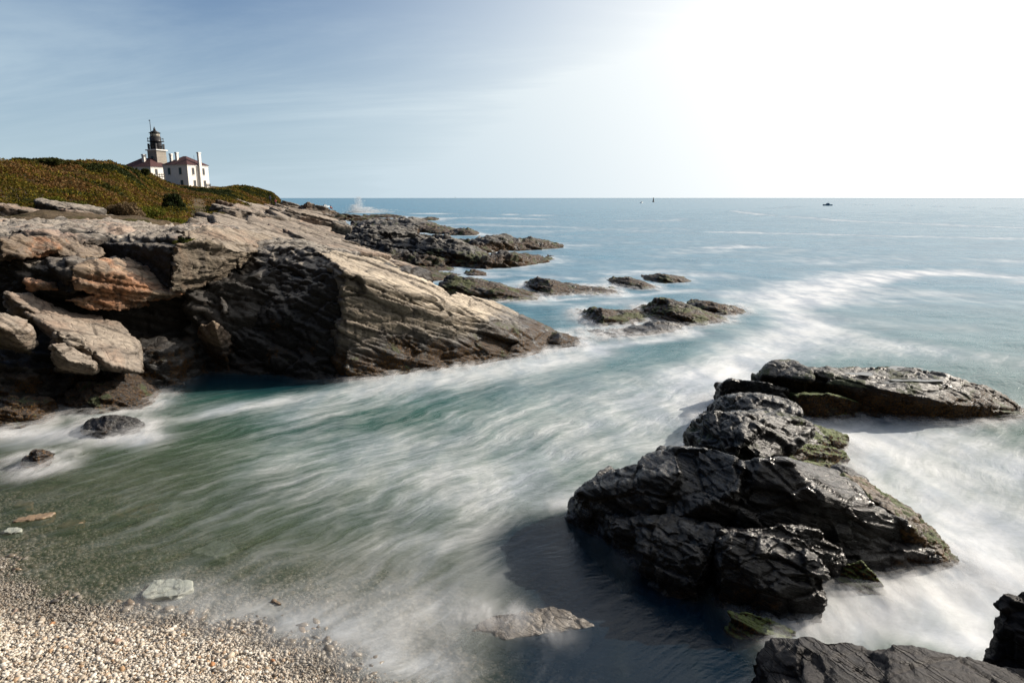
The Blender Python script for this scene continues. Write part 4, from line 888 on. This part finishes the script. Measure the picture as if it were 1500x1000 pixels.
n.l.new(n.math('MULTIPLY', n.math('POWER', n.attr('mist'), 1.4), n.ramp(nn, .34, .72, 0, .62)), b.inputs['Alpha'])
tag(MI, 'white veils of wash and spray round the rocks and along the beach', 'wash', kind='stuff')

# ------------------------------------------------------------------ scrub on the headland
def leaf_mat(name, stops, patch=.075, patch2=None):
    m, n, b, o = new_mat(name)
    g = n.new('ShaderNodeNewGeometry'); pos = g.outputs['Position']; r = g.outputs['Random Per Island']
    nn = n.math('ADD', n.math('MULTIPLY', n.noise(pos, patch, 3, .55, .3), 1.15), n.math('MULTIPLY', n.math('SUBTRACT', r, .5), .13))
    nn = n.math('ADD', n.math('SUBTRACT', nn, .16), n.math('MULTIPLY', n.math('SUBTRACT', n.noise(pos, patch * 6, 3, .6), .5), .34))
    c = n.cramp(nn, stops); n.l.new(c, b.inputs[0]); b.inputs['Roughness'].default_value = .8; b.inputs['Specular IOR Level'].default_value = .12
    tr_ = n.new('ShaderNodeBsdfTranslucent'); n.l.new(c, tr_.inputs[0]); mx = n.new('ShaderNodeMixShader'); mx.inputs[0].default_value = .3
    n.l.new(b.outputs[0], mx.inputs[1]); n.l.new(tr_.outputs[0], mx.inputs[2]); n.l.new(mx.outputs[0], o.inputs[0])
    return m
ML = leaf_mat('scrub_leaves', [(.22, (.018, .026, .007)), (.34, (.040, .046, .010)), (.39, (.20, .15, .015)), (.43, (.08, .065, .014)), (.47, (.17, .080, .025)), (.53, (.19, .12, .05)), (.58, (.032, .038, .010)), (.68, (.20, .145, .018))])
MG = leaf_mat('bush_leaves', [(.3, (.018, .026, .008)), (.45, (.035, .045, .012)), (.6, (.07, .07, .016)), (.75, (.13, .11, .02))], patch=.5)
MO = leaf_mat('olive_bush_leaves', [(.3, (.03, .036, .010)), (.45, (.06, .06, .014)), (.6, (.11, .085, .02)), (.75, (.17, .10, .035))], patch=.5)
MY = leaf_mat('yellow_weed_leaves', [(.3, (.06, .07, .01)), (.5, (.14, .14, .015)), (.7, (.24, .19, .02))], patch=.5)
MGR = leaf_mat('dry_grass', [(.3, (.10, .07, .035)), (.5, (.17, .12, .07)), (.7, (.24, .19, .12))], patch=.5)
def leaves(name, C, size, mat, up=.3, aspect=.55, parent=None):
    N = len(C); a = RNG.normal(size=(N, 3)); a[:, 2] += up; a /= np.linalg.norm(a, axis=1)[:, None]
    b_ = np.cross(a, RNG.normal(size=(N, 3))); b_ /= np.linalg.norm(b_, axis=1)[:, None]
    s = size[:, None] if hasattr(size, 'shape') else size
    c0 = C - a * s * .5 - b_ * s * aspect * .2; v = np.stack([c0, C + b_ * s * aspect * .5, C + a * s * .5 + b_ * s * aspect * .1, C - b_ * s * aspect * .5], 1)
    return np_mesh(name, v.reshape(-1, 3), np.arange(N * 4).reshape(-1, 4), mat, smooth=False, parent=parent)
def loft_at(tr, ci):
    """points of the headland surface at row parameter tr and bearing index ci"""
    A = smooth_interp(G, tr); m_ = np.zeros_like(G)
    out = np.empty((len(tr), 3)); i = np.clip(ci.astype(int), 0, len(cols) - 2); f = (ci - i)[:, None]
    k = np.arange(len(tr)); p0 = A[k, i]; p1 = A[k, i + 1]
    mm = np.zeros_like(A); mm[:, 1:-1] = (A[:, 2:] - A[:, :-2]) / 2; mm[:, 0] = A[:, 1] - A[:, 0]; mm[:, -1] = A[:, -1] - A[:, -2]
    return (2*f**3-3*f**2+1)*p0 + (f**3-2*f**2+f)*mm[k, i]*.6 + (-2*f**3+3*f**2)*p1 + (f**3-f**2)*mm[k, i+1]*.6
N = 300000
Bc, trc, cxc = loft(240, 260, 1.75, 6.2)
e1_ = Bc[:-1, 1:] - Bc[:-1, :-1]; e2_ = Bc[1:, :-1] - Bc[:-1, :-1]
ar = np.linalg.norm(np.cross(e1_, e2_), axis=2) / Bc[:-1, :-1, 1] ** 1.7; ar[:, cxc[:-1] < .6] = 0
ar = ar.ravel() / ar.sum(); pick = RNG.choice(len(ar), N, p=ar); ir, ic = pick // 259, pick % 259
ua, ub = RNG.random((N, 1)), RNG.random((N, 1))
Pt = Bc[ir, ic] + ua * e1_[ir, ic] + ub * e2_[ir, ic]; tr_s = trc[ir]; ci = cxc[ic]
Pt[:, 2] += fbm(Pt * .12, 4, 50) * .35 + fbm(Pt * .9, 3, 52) * .10
hg = fbm(Pt * np.array([.26, .26, .0]), 4, 61); bare = fbm(Pt * np.array([.12, .12, 0]) + 9, 3, 62)
cpx = np.interp(ci, np.arange(len(cols)), cols)
# bare earth scree slope right of the round bush
scree = .9 * np.exp(-((cpx - 290) / 17) ** 4) * (tr_s < 3.3)
keep = (RNG.random(N) > scree * 1.1) & (tr_s > 1.95 + .35 * bare)
Pt, hg, cpx, tr_s = Pt[keep], hg[keep], cpx[keep], tr_s[keep]
h = (.10 + .9 * np.clip(hg + .15, 0, 1.1)) * np.clip((tr_s - 1.7) / .9, .25, 1) * np.where(Pt[:, 1] > 150, 1.0, .8) * np.interp(cpx, [0, 200, 230, 300, 420], [1.3, 1.1, .55, .5, .45])
Pt[:, 2] += h * RNG.random(len(Pt)) ** .45
tag(leaves('scrub', Pt, np.clip(Pt[:, 1] * .0042, .12, .7) * RNG.uniform(.6, 1.3, len(Pt)), ML), 'low autumn scrub and grass covering the headland', 'scrub', kind='stuff')
def bush(name, px, py, Y, w, h, lab, mat, nl=5000, ls=None):
    x0, y0, z0 = D(px, py, Y); root = empty(name, (x0, y0, z0)); tag(root, lab, 'bush', 'bushes on the headland')
    c_ = []
    for i in range(9):
        a = RNG.uniform(0, 6.28); rr = RNG.uniform(0, .33) * w; cz = h * RNG.uniform(.3, .68); rad = np.array([w * .24, w * .24, h * .32]) * RNG.uniform(.7, 1.2)
        v = RNG.normal(size=(nl // 9, 3)); v /= np.linalg.norm(v, axis=1)[:, None]; v *= RNG.uniform(.55, 1.08, (len(v), 1))
        c_.append(v * rad + (rr * math.cos(a), rr * math.sin(a), cz))
    C = np.concatenate(c_); C = C[C[:, 2] > -.1]
    leaves('foliage', C, (ls or Y * .0040) * RNG.uniform(.6, 1.3, len(C)), mat, parent=root)
    vs, fs = [], []
    for i in range(7):
        a = i * .9; e = np.array((math.cos(a) * w * .3, math.sin(a) * w * .3, h * .7)); rr = w * .02; k = len(vs)
        for q in range(4): vs.append((math.cos(q * 1.57) * rr, math.sin(q * 1.57) * rr, -.3))
        vs.append(tuple(e)); fs += [(k + q, k + (q + 1) % 4, k + 4) for q in range(4)]
    mesh_obj('stem', vs, fs, MSTEM, root); return root
MSTEM, n, b, o = new_mat('bush_stem'); b.inputs[0].default_value = (.06, .045, .03, 1); b.inputs['Roughness'].default_value = .9
bush('round_bush', 257, 316, 66, 2.5, 2.2, 'dark round bush standing alone at the left of the bare earth slope', MG)
bush('round_bush', 213, 257, 98, 1.2, .9, 'small dark bush on the ridge in front of the left house', MG, 3000)
bush('ridge_bush', 35, 247, 60, 3.2, .9, 'leafy bush on the ridge at the left edge of the hill', MO)
bush('ridge_bush', 68, 244, 64, 3.6, .8, 'broad olive bush on the highest part of the ridge', MO)
bush('ridge_bush', 100, 246, 70, 3.0, .8, 'bush on the ridge right of its highest part', MO)
bush('ridge_bush', 6, 250, 60, 2.6, .8, 'bush on the ridge cut by the left edge of the picture', MO)
bush('yellow_weed_bush', 98, 322, 37, 1.9, 1.0, 'bright green and yellow bush above the pale terrace at the left', MY)
bush('yellow_weed_bush', 72, 312, 39, 1.5, .9, 'yellow flowering bush left of the brighter green one', MY)
bush('yellow_weed_bush', 200, 326, 44, 3.6, 1.0, 'wide low yellow green bush along the terrace edge', MY)
bush('yellow_weed_bush', 243, 334, 46, 3.0, .7, 'low yellow bush at the right end of the scrub above the terrace', MY)
bush('grey_bush', 185, 325, 41, 2.4, 1.1, 'grey brown bush beside the bare rocks above the terrace', MGR)
bush('dry_grass_clump', 44, 330, 33, 1.5, .55, 'brown dry grass clump on the pale terrace at the far left', MGR, 2500)
bush('ledge_plant', 276, 360, 19.2, .8, .22, 'small yellow green plant growing on the face of the grey wedge', MY, 1500, .05)
bush('ledge_plant', 268, 358, 19.0, .4, .2, 'tiny green tuft left of the plant on the grey wedge', MG, 700, .05)

# loose pale boulders between the scrub and the shelf
for i, (px, py, Y, w, h) in enumerate([(100,314,36,2.6,1.0),(140,322,37,2.0,.7),(20,312,33,2.2,.6),(195,324,40,1.2,.4),(325,312,70,1.8,1.5),(340,320,66,1.4,1.6),(365,318,72,5,1.4),(120,320,35,1.6,.7)]):
    x0, y0, z0 = D(px, py, Y)
    rock('shelf_boulder', ['grey rounded outcrop among the bushes above the terrace', 'low grey rock right of the rounded outcrop', 'pale rock in the grass at the far left above the terrace',
        'small rock on the bare patch above the terrace', 'small dark boulder at the foot of the bare earth slope', 'cream upright boulder at the foot of the bare earth slope', 'long pale boulder right of the upright one',
        'low stone in front of the rounded outcrop'][i], 'boulder', [slab((x0, y0, z0 + h * .5), w, w * .6, h, 0, 10, 0, depth=.6)], MR_GREY if i in (0, 4) else MR_LEDGE,
        voxel=Y * .0022, amp=.12, cell=(.9,.7,.4), seed=100 + i, rounding=2, group='boulders at the foot of the scrub')

# ------------------------------------------------------------------ buildings
def simple(name, col, rough=.7, nscale=0, metal=0, var=.15):
    m, n, b, o = new_mat(name); b.inputs['Roughness'].default_value = rough; b.inputs['Metallic'].default_value = metal
    tcn = n.new('ShaderNodeTexCoord').outputs['Object']; nn = n.noise(tcn, nscale or 1.5, 5, .65)
    n.l.new(n.mix(n.ramp(nn, .3, .7, 0, 1), tuple(c * (1 - var) for c in col), tuple(min(1, c * (1 + var)) for c in col)), b.inputs[0]); return m
def brick_mat(name, c1, c2, mort, sx, sy):
    m, n, b, o = new_mat(name); tcn = n.new('ShaderNodeTexCoord').outputs['Object']; x_, y_, z_ = n.sep(tcn)
    bt = n.new('ShaderNodeTexBrick'); n.l.new(n.comb(n.math('ADD', x_, y_), z_, 0.0), bt.inputs[0])
    bt.inputs['Color1'].default_value = (*c1, 1); bt.inputs['Color2'].default_value = (*c2, 1); bt.inputs['Mortar'].default_value = (*mort, 1)
    bt.inputs['Scale'].default_value = 1; bt.inputs['Brick Width'].default_value = sx; bt.inputs['Row Height'].default_value = sy; bt.inputs['Mortar Size'].default_value = .03
    n.l.new(bt.outputs[0], b.inputs[0]); b.inputs['Roughness'].default_value = .85; return m
M_WHITE = simple('white_painted_brick', (.80, .77, .72), .8, 2, var=.05)
M_TRIM = simple('white_trim', (.78, .77, .74), .6)
M_ROOF = simple('red_brown_shingles', (.070, .026, .026), .85, 3, var=.25)
M_WIN = simple('window_glass', (.05, .055, .06), .12)
M_FRAME = simple('window_frame', (.30, .27, .23), .7)
M_GRAN = brick_mat('granite_blocks', (.36, .32, .27), (.30, .27, .23), (.20, .18, .155), 1.6, .55)
M_BLACK = simple('black_iron', (.022, .020, .022), .45)
M_LGLASS = simple('lantern_glass', (.62, .55, .45), .15)
M_WOOD = simple('weathered_wood', (.16, .13, .10), .85)
def box_part(name, x0, x1, y0, y1, z0, z1, mat, parent, bev=0):
    bm = bmesh.new(); bmesh.ops.create_cube(bm, size=1)
    for v in bm.verts: v.co = ((x0 + x1) / 2 + v.co.x * (x1 - x0), (y0 + y1) / 2 + v.co.y * (y1 - y0), (z0 + z1) / 2 + v.co.z * (z1 - z0))
    if bev: bmesh.ops.bevel(bm, geom=bm.edges[:], offset=bev, segments=1, affect='EDGES')
    me = bpy.data.meshes.new(name); bm.to_mesh(me); bm.free(); me.materials.append(mat)
    o = bpy.data.objects.new(name, me); COL.objects.link(o); o.parent = parent; return o
def cyl_part(name, r0, r1, z0, z1, mat, parent, x=0, y=0, seg=24, smooth=True):
    bm = bmesh.new(); bmesh.ops.create_cone(bm, cap_ends=True, segments=seg, radius1=r0, radius2=r1, depth=z1 - z0)
    bmesh.ops.translate(bm, vec=(x, y, (z0 + z1) / 2), verts=bm.verts[:])
    me = bpy.data.meshes.new(name); bm.to_mesh(me); bm.free(); me.materials.append(mat)
    if smooth and seg > 8:
        for p in me.polygons: p.use_smooth = len(p.vertices) == 4
    o = bpy.data.objects.new(name, me); COL.objects.link(o); o.parent = parent; return o
def house(name, label, corner, w, dpt, ht, rz, roof_h, chims, wins, extra=None, over=.35, ridge_f=.3):
    """corner: world position of the corner nearest the camera; left wall runs along -x, right wall along +y (local)"""
    r = empty(name, corner, rz); tag(r, label, 'house', "keeper's houses beside the lighthouse")
    box_part('wall', -w, 0, 0, dpt, -3, ht, M_WHITE, r)
    box_part('cornice', -w - .12, .12, -.12, dpt + .12, ht - .35, ht - .003, M_TRIM, r)
    o_ = over; e = [(-w - o_, -o_, ht), (o_, -o_, ht), (o_, dpt + o_, ht), (-w - o_, dpt + o_, ht)]
    if w > dpt: rg = [(-w + dpt * ridge_f * 1.3, dpt / 2, ht + roof_h), (-dpt * ridge_f * 1.3, dpt / 2, ht + roof_h)]; fs = [(0,1,5,4),(1,2,5),(2,3,4,5),(3,0,4),(3,2,1,0)]
    else: rg = [(-w / 2, w * ridge_f * 1.3, ht + roof_h), (-w / 2, dpt - w * ridge_f * 1.3, ht + roof_h)]; fs = [(0,1,4),(1,2,5,4),(2,3,5),(3,0,4,5),(3,2,1,0)]
    rf = mesh_obj('roof', e + rg, fs, M_ROOF, r)
    for (x_, y_, s, zt, zb) in chims:
        c_ = box_part('chimney', x_ - s, x_ + s, y_ - s, y_ + s, zb, zt, M_WHITE, rf); box_part('chimney_cap', x_ - s - .1, x_ + s + .1, y_ - s - .1, y_ + s + .1, zt - .35, zt + .05, M_TRIM, rf)
    for (side, a_, zc, ww, wh) in wins:
        if side == 'L':
            f_ = box_part('window', a_ - ww / 2, a_ + ww / 2, -.06, .02, zc - wh / 2, zc + wh / 2, M_FRAME, r)
            box_part('pane', a_ - ww / 2 + .1, a_ + ww / 2 - .1, -.075, -.05, zc - wh / 2 + .1, zc + wh / 2 - .1, M_WIN, f_)
            box_part('sill', a_ - ww / 2 - .1, a_ + ww / 2 + .1, -.16, -.003, zc - wh / 2 - .14, zc - wh / 2 - .003, M_TRIM, f_)
        else:
            f_ = box_part('window', -.02, .06, a_ - ww / 2, a_ + ww / 2, zc - wh / 2, zc + wh / 2, M_FRAME, r)
            box_part('pane', .05, .075, a_ - ww / 2 + .1, a_ + ww / 2 - .1, zc - wh / 2 + .1, zc + wh / 2 - .1, M_WIN, f_)
            box_part('sill', .003, .16, a_ - ww / 2 - .1, a_ + ww / 2 + .1, zc - wh / 2 - .14, zc - wh / 2 - .003, M_TRIM, f_)
    return r
# right house: corner at picture x 277, eaves 243, foot about 273
Yh = 225; cz = D(277, 274, Yh); S1 = Yh / 1000 * 1.02
H1 = house('keepers_house', 'white two storey house with a dark red hipped roof, nearer the sea', (cz[0], cz[1], cz[2]), 10.1, 8.9, 7.0, R(-20), 2.9,
    [(-8.2,1.9,.38,10.6,6.8),(-6.2,2.3,.38,11.0,6.8)], [('L',-7.6,5.0,1.15,2.2),('L',-3.0,5.0,1.15,2.2),('L',-2.7,1.1,1.15,2.2),('R',2.3,5.0,1.05,2.2),('R',6.7,5.0,1.05,2.2),('R',2.6,1.1,1.05,2.2),('R',6.9,1.1,1.05,2.2)], ridge_f=.385)
ch = box_part('outside_chimney', .003, .7, 4.5, 5.5, -2, 11.0, M_WHITE, H1); box_part('chimney_cap', -.1, .8, 4.4, 5.6, 10.7, 11.08, M_TRIM, ch)
cyl_part('drainpipe', .07, .07, 0, 6.8, M_FRAME, H1, .12, 3.7, 8)
cyl_part('lightning_rod', .05, .04, 6.9, 10.0, M_BLACK, H1, -.4, 3.6, 8)
cz = D(222, 260.5, 232)
H2 = house('keepers_house', 'white house half hidden behind the hill left of the two storey one', (cz[0], cz[1], cz[2]), 12.6, 8.5, 3.6, R(-20), 3.0,
    [(-5.2,2.6,.5,7.7,4.4)], [('R',2.2,1.9,1.05,2.0)], ridge_f=.385)
# lighthouse
cz = D(234, 266, 240); LH = empty('lighthouse', (cz[0], cz[1], cz[2]), R(-20)); tag(LH, 'square granite lighthouse tower with a black lantern and gallery', 'lighthouse')
a = 2.0; tw = mesh_obj('tower', [(-a-.12,-a-.12,-4),(a+.12,-a-.12,-4),(a+.12,a+.12,-4),(-a-.12,a+.12,-4),(-a,-a,10.1),(a,-a,10.1),(a,a,10.1),(-a,a,10.1)], [(0,1,5,4),(1,2,6,5),(2,3,7,6),(3,0,4,7),(4,5,6,7),(3,2,1,0)], M_GRAN, LH)
box_part('window', -.45, .45, -a - .07, -a + .2, 6.6, 8.2, M_WIN, tw)
box_part('gallery_floor', -a-.45, a+.45, -a-.45, a+.45, 10.103, 10.5, M_TRIM, LH, .05)
lr = cyl_part('lantern_room', 1.85, 1.75, 10.503, 14.7, M_BLACK, LH)
for z_, rr in ((13.1, 2.65),):
    cyl_part('upper_gallery', rr, rr, z_, z_ + .14, M_BLACK, LH)
for i in range(8):
    t = i * math.pi / 4 + .39; cyl_part('gallery_post', .09, .09, 10.5, 12.0 if i % 2 else 11.8, M_BLACK, LH, 2.35 * math.cos(t), 2.35 * math.sin(t), 8)
    cyl_part('gallery_post', .07, .07, 13.24, 14.3, M_BLACK, LH, 2.5 * math.cos(t), 2.5 * math.sin(t), 8)
for i in range(4):
    t = i * math.pi / 2 + .785; box_part('gallery_locker', 2.25 * math.cos(t) - .25, 2.25 * math.cos(t) + .25, 2.25 * math.sin(t) - .25, 2.25 * math.sin(t) + .25, 10.503, 12.4, M_BLACK, LH)
def ring(name, r, z, th, mat, parent, seg=24):
    bm = bmesh.new(); vs = []
    for i in range(seg):
        t = i * 2 * math.pi / seg; vs.append([bm.verts.new(((r + dr) * math.cos(t), (r + dr) * math.sin(t), z + dz)) for dr, dz in ((-th, -th), (th, -th), (th, th), (-th, th))])
    for i in range(seg):
        for k in range(4): bm.faces.new((vs[i][k], vs[(i + 1) % seg][k], vs[(i + 1) % seg][(k + 1) % 4], vs[i][(k + 1) % 4]))
    me = bpy.data.meshes.new(name); bm.to_mesh(me); bm.free(); me.materials.append(mat); o = bpy.data.objects.new(name, me); COL.objects.link(o); o.parent = parent; return o
ring('gallery_rail', 2.35, 11.75, .06, M_BLACK, LH); ring('gallery_rail', 2.5, 14.1, .05, M_BLACK, LH)
gl = cyl_part('lantern_glass', 1.45, 1.45, 14.70, 15.9, M_LGLASS, LH)
for i in range(10):
    t = i * math.pi / 5; cyl_part('glazing_bar', .06, .06, 14.7, 15.9, M_BLACK, gl, 1.5 * math.cos(t), 1.5 * math.sin(t), 6)
rf = cyl_part('lantern_roof', 1.95, .45, 15.9, 16.75, M_BLACK, LH); cyl_part('ventilator_ball', .42, .30, 16.75, 17.5, M_BLACK, rf)
cyl_part('vent_finial', .2, .03, 17.5, 18.1, M_BLACK, rf)
vn = cyl_part('vane_mast', .11, .08, 15.9, 20.2, M_BLACK, LH, -1.0, -.6, 8); box_part('wind_vane', -1.5, -.8, -.64, -.56, 19.9, 20.1, M_BLACK, vn)
# things beside the houses
def crate(px, py, Y, w, h, lab, name):
    x0, y0, z0 = D(px, py, Y); r = empty(name, (x0, y0, z0), R(-20)); tag(r, lab, 'fence')
    for i in range(4): box_part('post', -w / 2 + i * w / 3 - .06, -w / 2 + i * w / 3 + .06, -.06, .06, -1, h, M_WOOD, r)
    for z_ in (.35, .75): box_part('rail', -w / 2, w / 2, -.1, -.063, h * z_, h * z_ + .22, M_WOOD, r)
crate(306, 275, 226, 1.6, 1.2, 'short wooden fence at the right corner of the white house', 'wooden_fence')
crate(236, 262, 222, 3.0, 1.6, 'wooden fence between the two white houses', 'wooden_fence')

# ------------------------------------------------------------------ people on the rocks, built as skinned skeletons
def person(px, py, Y, label, shirt, trousers, skin=(.35, .2, .14), hair=(.03, .02, .015), seated=False, face=0):
    for k in range(40):
        u_, a_, b_ = ray(px, py + k * .5); hit, loc, _, _, ob, _ = S.ray_cast(bpy.context.evaluated_depsgraph_get(), (0, 0, CAM_Z), Vector((u_, a_, b_)).normalized())
        if hit and not ob.name.startswith('sea_') and loc[1] > 60: break
    (x0, y0, z0) = tuple(loc) if hit else D(px, py, Y); print('PERSON', px, py + k * .5, tuple(loc), ob.name if ob else None)
    root = empty('person', (x0, y0, z0), R(face)); tag(root, label, 'person')
    k = .42 if seated else .95
    if seated: J = {'pelvis': (0,0,.2), 'chest': (0,-.05,.62), 'neck': (0,-.06,.76), 'head': (0,-.08,.92), 'kneeL': (.12,-.45,.5), 'footL': (.12,-.62,.05), 'kneeR': (-.12,-.45,.48), 'footR': (-.12,-.65,.04),
                    'shL': (.2,-.05,.68), 'elL': (.28,-.22,.45), 'haL': (.18,-.42,.5), 'shR': (-.2,-.05,.68), 'elR': (-.28,-.22,.45), 'haR': (-.18,-.42,.5)}
    else: J = {'pelvis': (0,0,.95), 'chest': (0,0,1.32), 'neck': (0,0,1.48), 'head': (0,-.02,1.65), 'kneeL': (.11,-.04,.5), 'footL': (.13,.02,.05), 'kneeR': (-.11,-.02,.5), 'footR': (-.13,.1,.05),
                    'shL': (.2,0,1.42), 'elL': (.27,.03,1.14), 'haL': (.25,-.1,.9), 'shR': (-.2,0,1.42), 'elR': (-.27,.03,1.14), 'haR': (-.25,-.1,.9)}
    rad = dict(pelvis=.15, chest=.16, neck=.06, head=.11, kneeL=.065, kneeR=.065, footL=.05, footR=.05, shL=.075, shR=.075, elL=.045, elR=.045, haL=.04, haR=.04)
    E = [('pelvis','chest'),('chest','neck'),('neck','head'),('pelvis','kneeL'),('kneeL','footL'),('pelvis','kneeR'),('kneeR','footR'),('chest','shL'),('shL','elL'),('elL','haL'),('chest','shR'),('shR','elR'),('elR','haR')]
    ks = list(J); me = bpy.data.meshes.new('body'); me.from_pydata([J[q] for q in ks], [(ks.index(a), ks.index(b_)) for a, b_ in E], [])
    o = bpy.data.objects.new('body', me); COL.objects.link(o); md = o.modifiers.new('s', 'SKIN')
    for i, q in enumerate(ks): me.skin_vertices[0].data[i].radius = (rad[q], rad[q])
    me.skin_vertices[0].data[0].use_root = True
    o.modifiers.new('u', 'SUBSURF').levels = 1
    me2 = bpy.data.meshes.new_from_object(o.evaluated_get(bpy.context.evaluated_depsgraph_get())); o.modifiers.clear(); o.data = me2
    m, n, b, oo = new_mat('clothing'); z_ = n.sep(n.new('ShaderNodeTexCoord').outputs['Object'])[2]
    c = n.mix(n.math('GREATER_THAN', z_, .3 if seated else .98), trousers, shirt); c = n.mix(n.math('GREATER_THAN', z_, .8 if seated else 1.5), c, skin)
    n.l.new(c, b.inputs[0]); b.inputs['Roughness'].default_value = .9; me2.materials.clear(); me2.materials.append(m)
    o.parent = root
    bm = bmesh.new(); bmesh.ops.create_uvsphere(bm, u_segments=10, v_segments=7, radius=.118)
    bmesh.ops.translate(bm, vec=(J['head'][0], J['head'][1] + .025, J['head'][2] + .03), verts=bm.verts[:]); me = bpy.data.meshes.new('hair'); bm.to_mesh(me); bm.free()
    mh, n, b, oo = new_mat('hair'); b.inputs[0].default_value = (*hair, 1); me.materials.append(mh); h_ = bpy.data.objects.new('hair', me); COL.objects.link(h_); h_.parent = root
person(396, 297, 180, 'person in dark blue standing on the headland tip above the rocks', (.03, .05, .11), (.03, .03, .04), face=20)
person(404, 302, 178, 'person in a pinkish red top right of the one in dark blue', (.45, .12, .12), (.10, .10, .12), face=-30)
person(484.5, 307, 185, 'person in a red top sitting on the far end of the rocks', (.3, .1, .08), (.4, .38, .35), seated=True, face=60)

# ------------------------------------------------------------------ boats, buoy, spray, far shore
M_HULLW = simple('white_hull', (.82, .82, .80), .35); M_HULLD = simple('dark_hull', (.20, .25, .31), .6); M_CAB = simple('cabin', (.55, .56, .56), .4)
def hull_part(L, Bm, Hh, mat, parent):
    vs = []; fs = []; st_ = [(-.5, .8, .0), (-.25, 1, .0), (.1, 1, .0), (.35, .7, .08), (.5, .04, .2)]
    for x_, w_, s_ in st_: vs += [(x_ * L, -w_ * Bm / 2, Hh + s_ * Hh), (x_ * L, -w_ * Bm * .38, -.15), (x_ * L, w_ * Bm * .38, -.15), (x_ * L, w_ * Bm / 2, Hh + s_ * Hh)]
    for i in range(4):
        k = i * 4; fs += [(k + j, k + 4 + j, k + 5 + j, k + 1 + j) for j in range(3)] + [(k + 3, k + 7, k + 4, k)]
    fs += [(0, 1, 2, 3), (19, 18, 17, 16)]
    return mesh_obj('hull', vs, fs, mat, parent)
def boat(px, py, label, L, rz, hull=None, kind='motor'):
    x0, y0, _ = T(px, py, 0); r = empty('motor_boat' if kind == 'motor' else 'sailing_boat', (x0, y0, 0), R(rz)); tag(r, label, 'boat')
    hull_part(L, L * .32, L * .12, hull or M_HULLW, r)
    if kind == 'motor':
        c_ = mesh_obj('cabin', [(-.2*L,-.11*L,.12*L),(.18*L,-.11*L,.12*L),(.18*L,.11*L,.12*L),(-.2*L,.11*L,.12*L),(-.16*L,-.09*L,.26*L),(.06*L,-.09*L,.26*L),(.06*L,.09*L,.26*L),(-.16*L,.09*L,.26*L)],
                      [(0,1,5,4),(1,2,6,5),(2,3,7,6),(3,0,4,7),(4,5,6,7)], M_CAB if hull is None else M_HULLD, r)
        box_part('window', -.12*L, .04*L, -.107*L, -.10*L, .17*L, .22*L, M_WIN, c_)
        cyl_part('mast', .04, .03, .26 * L, .42 * L, M_BLACK, r, -.05 * L, 0, 6)
    else:
        cyl_part('mast', .12, .06, .1 * L, 1.35 * L, M_FRAME, r, .05 * L, 0, 6)
        mesh_obj('sail', [(.03*L,0,.2*L),(-.42*L,.03*L,.2*L),(-.2*L,.05*L,.6*L),(.03*L,0,1.3*L)], [(0,1,2,3)], M_HULLW, r)
    return r
boat(476.5, 303.5, 'small white motor boat close to the end of the rocks', 5.4, 50)
boat(940, 297.5, 'bright white motor boat left of the buoy', 5.5, 55)
boat(1212, 301.2, 'dark motor boat with a long wake behind it', 6.2, 178, M_HULLD)
boat(667, 290.9, 'tiny white sailing boat on the horizon', 12, 30, kind='sail')
x0, y0, _ = T(957, 296, 0); by = empty('channel_buoy', (x0, y0, 0)); tag(by, 'dark channel buoy with a tall cage right of the bright white boat', 'buoy')
cyl_part('float', 1.5, 1.3, -.5, .8, M_BLACK, by); cyl_part('cage', 1.0, .45, .8, 4.0, M_BLACK, by, seg=4, smooth=False); cyl_part('top_mark', .5, .5, 4.0, 5.4, M_BLACK, by, seg=10)
# spray thrown up by the breaking wave: a cloud of droplets
M_SPRAY, n, b, o = new_mat('spray'); b.inputs[0].default_value = (.9, .9, .9, 1); b.inputs['Roughness'].default_value = 1; b.inputs['Alpha'].default_value = .55
c_ = []
for (px, w, h, N_) in ((524, 5.0, 5.4, 3600), (517, 6, 2.8, 2600), (535, 11, 1.9, 3600), (553, 16, 1.2, 2600)):
    x0, y0, _ = T(px, 311.5, 0); u = RNG.random(N_) ** 1.7; c_.append(np.c_[x0 + RNG.normal(0, 1, N_) * w * .28 * (1 - u * .6) + u * .6, y0 + RNG.normal(0, 1.5, N_), u * h])
C = np.concatenate(c_); tag(leaves('sea_spray', C, RNG.uniform(.07, .24, len(C)), M_SPRAY, aspect=.9), 'white spray thrown up by the wave breaking on the far rocks', 'spray', kind='stuff')
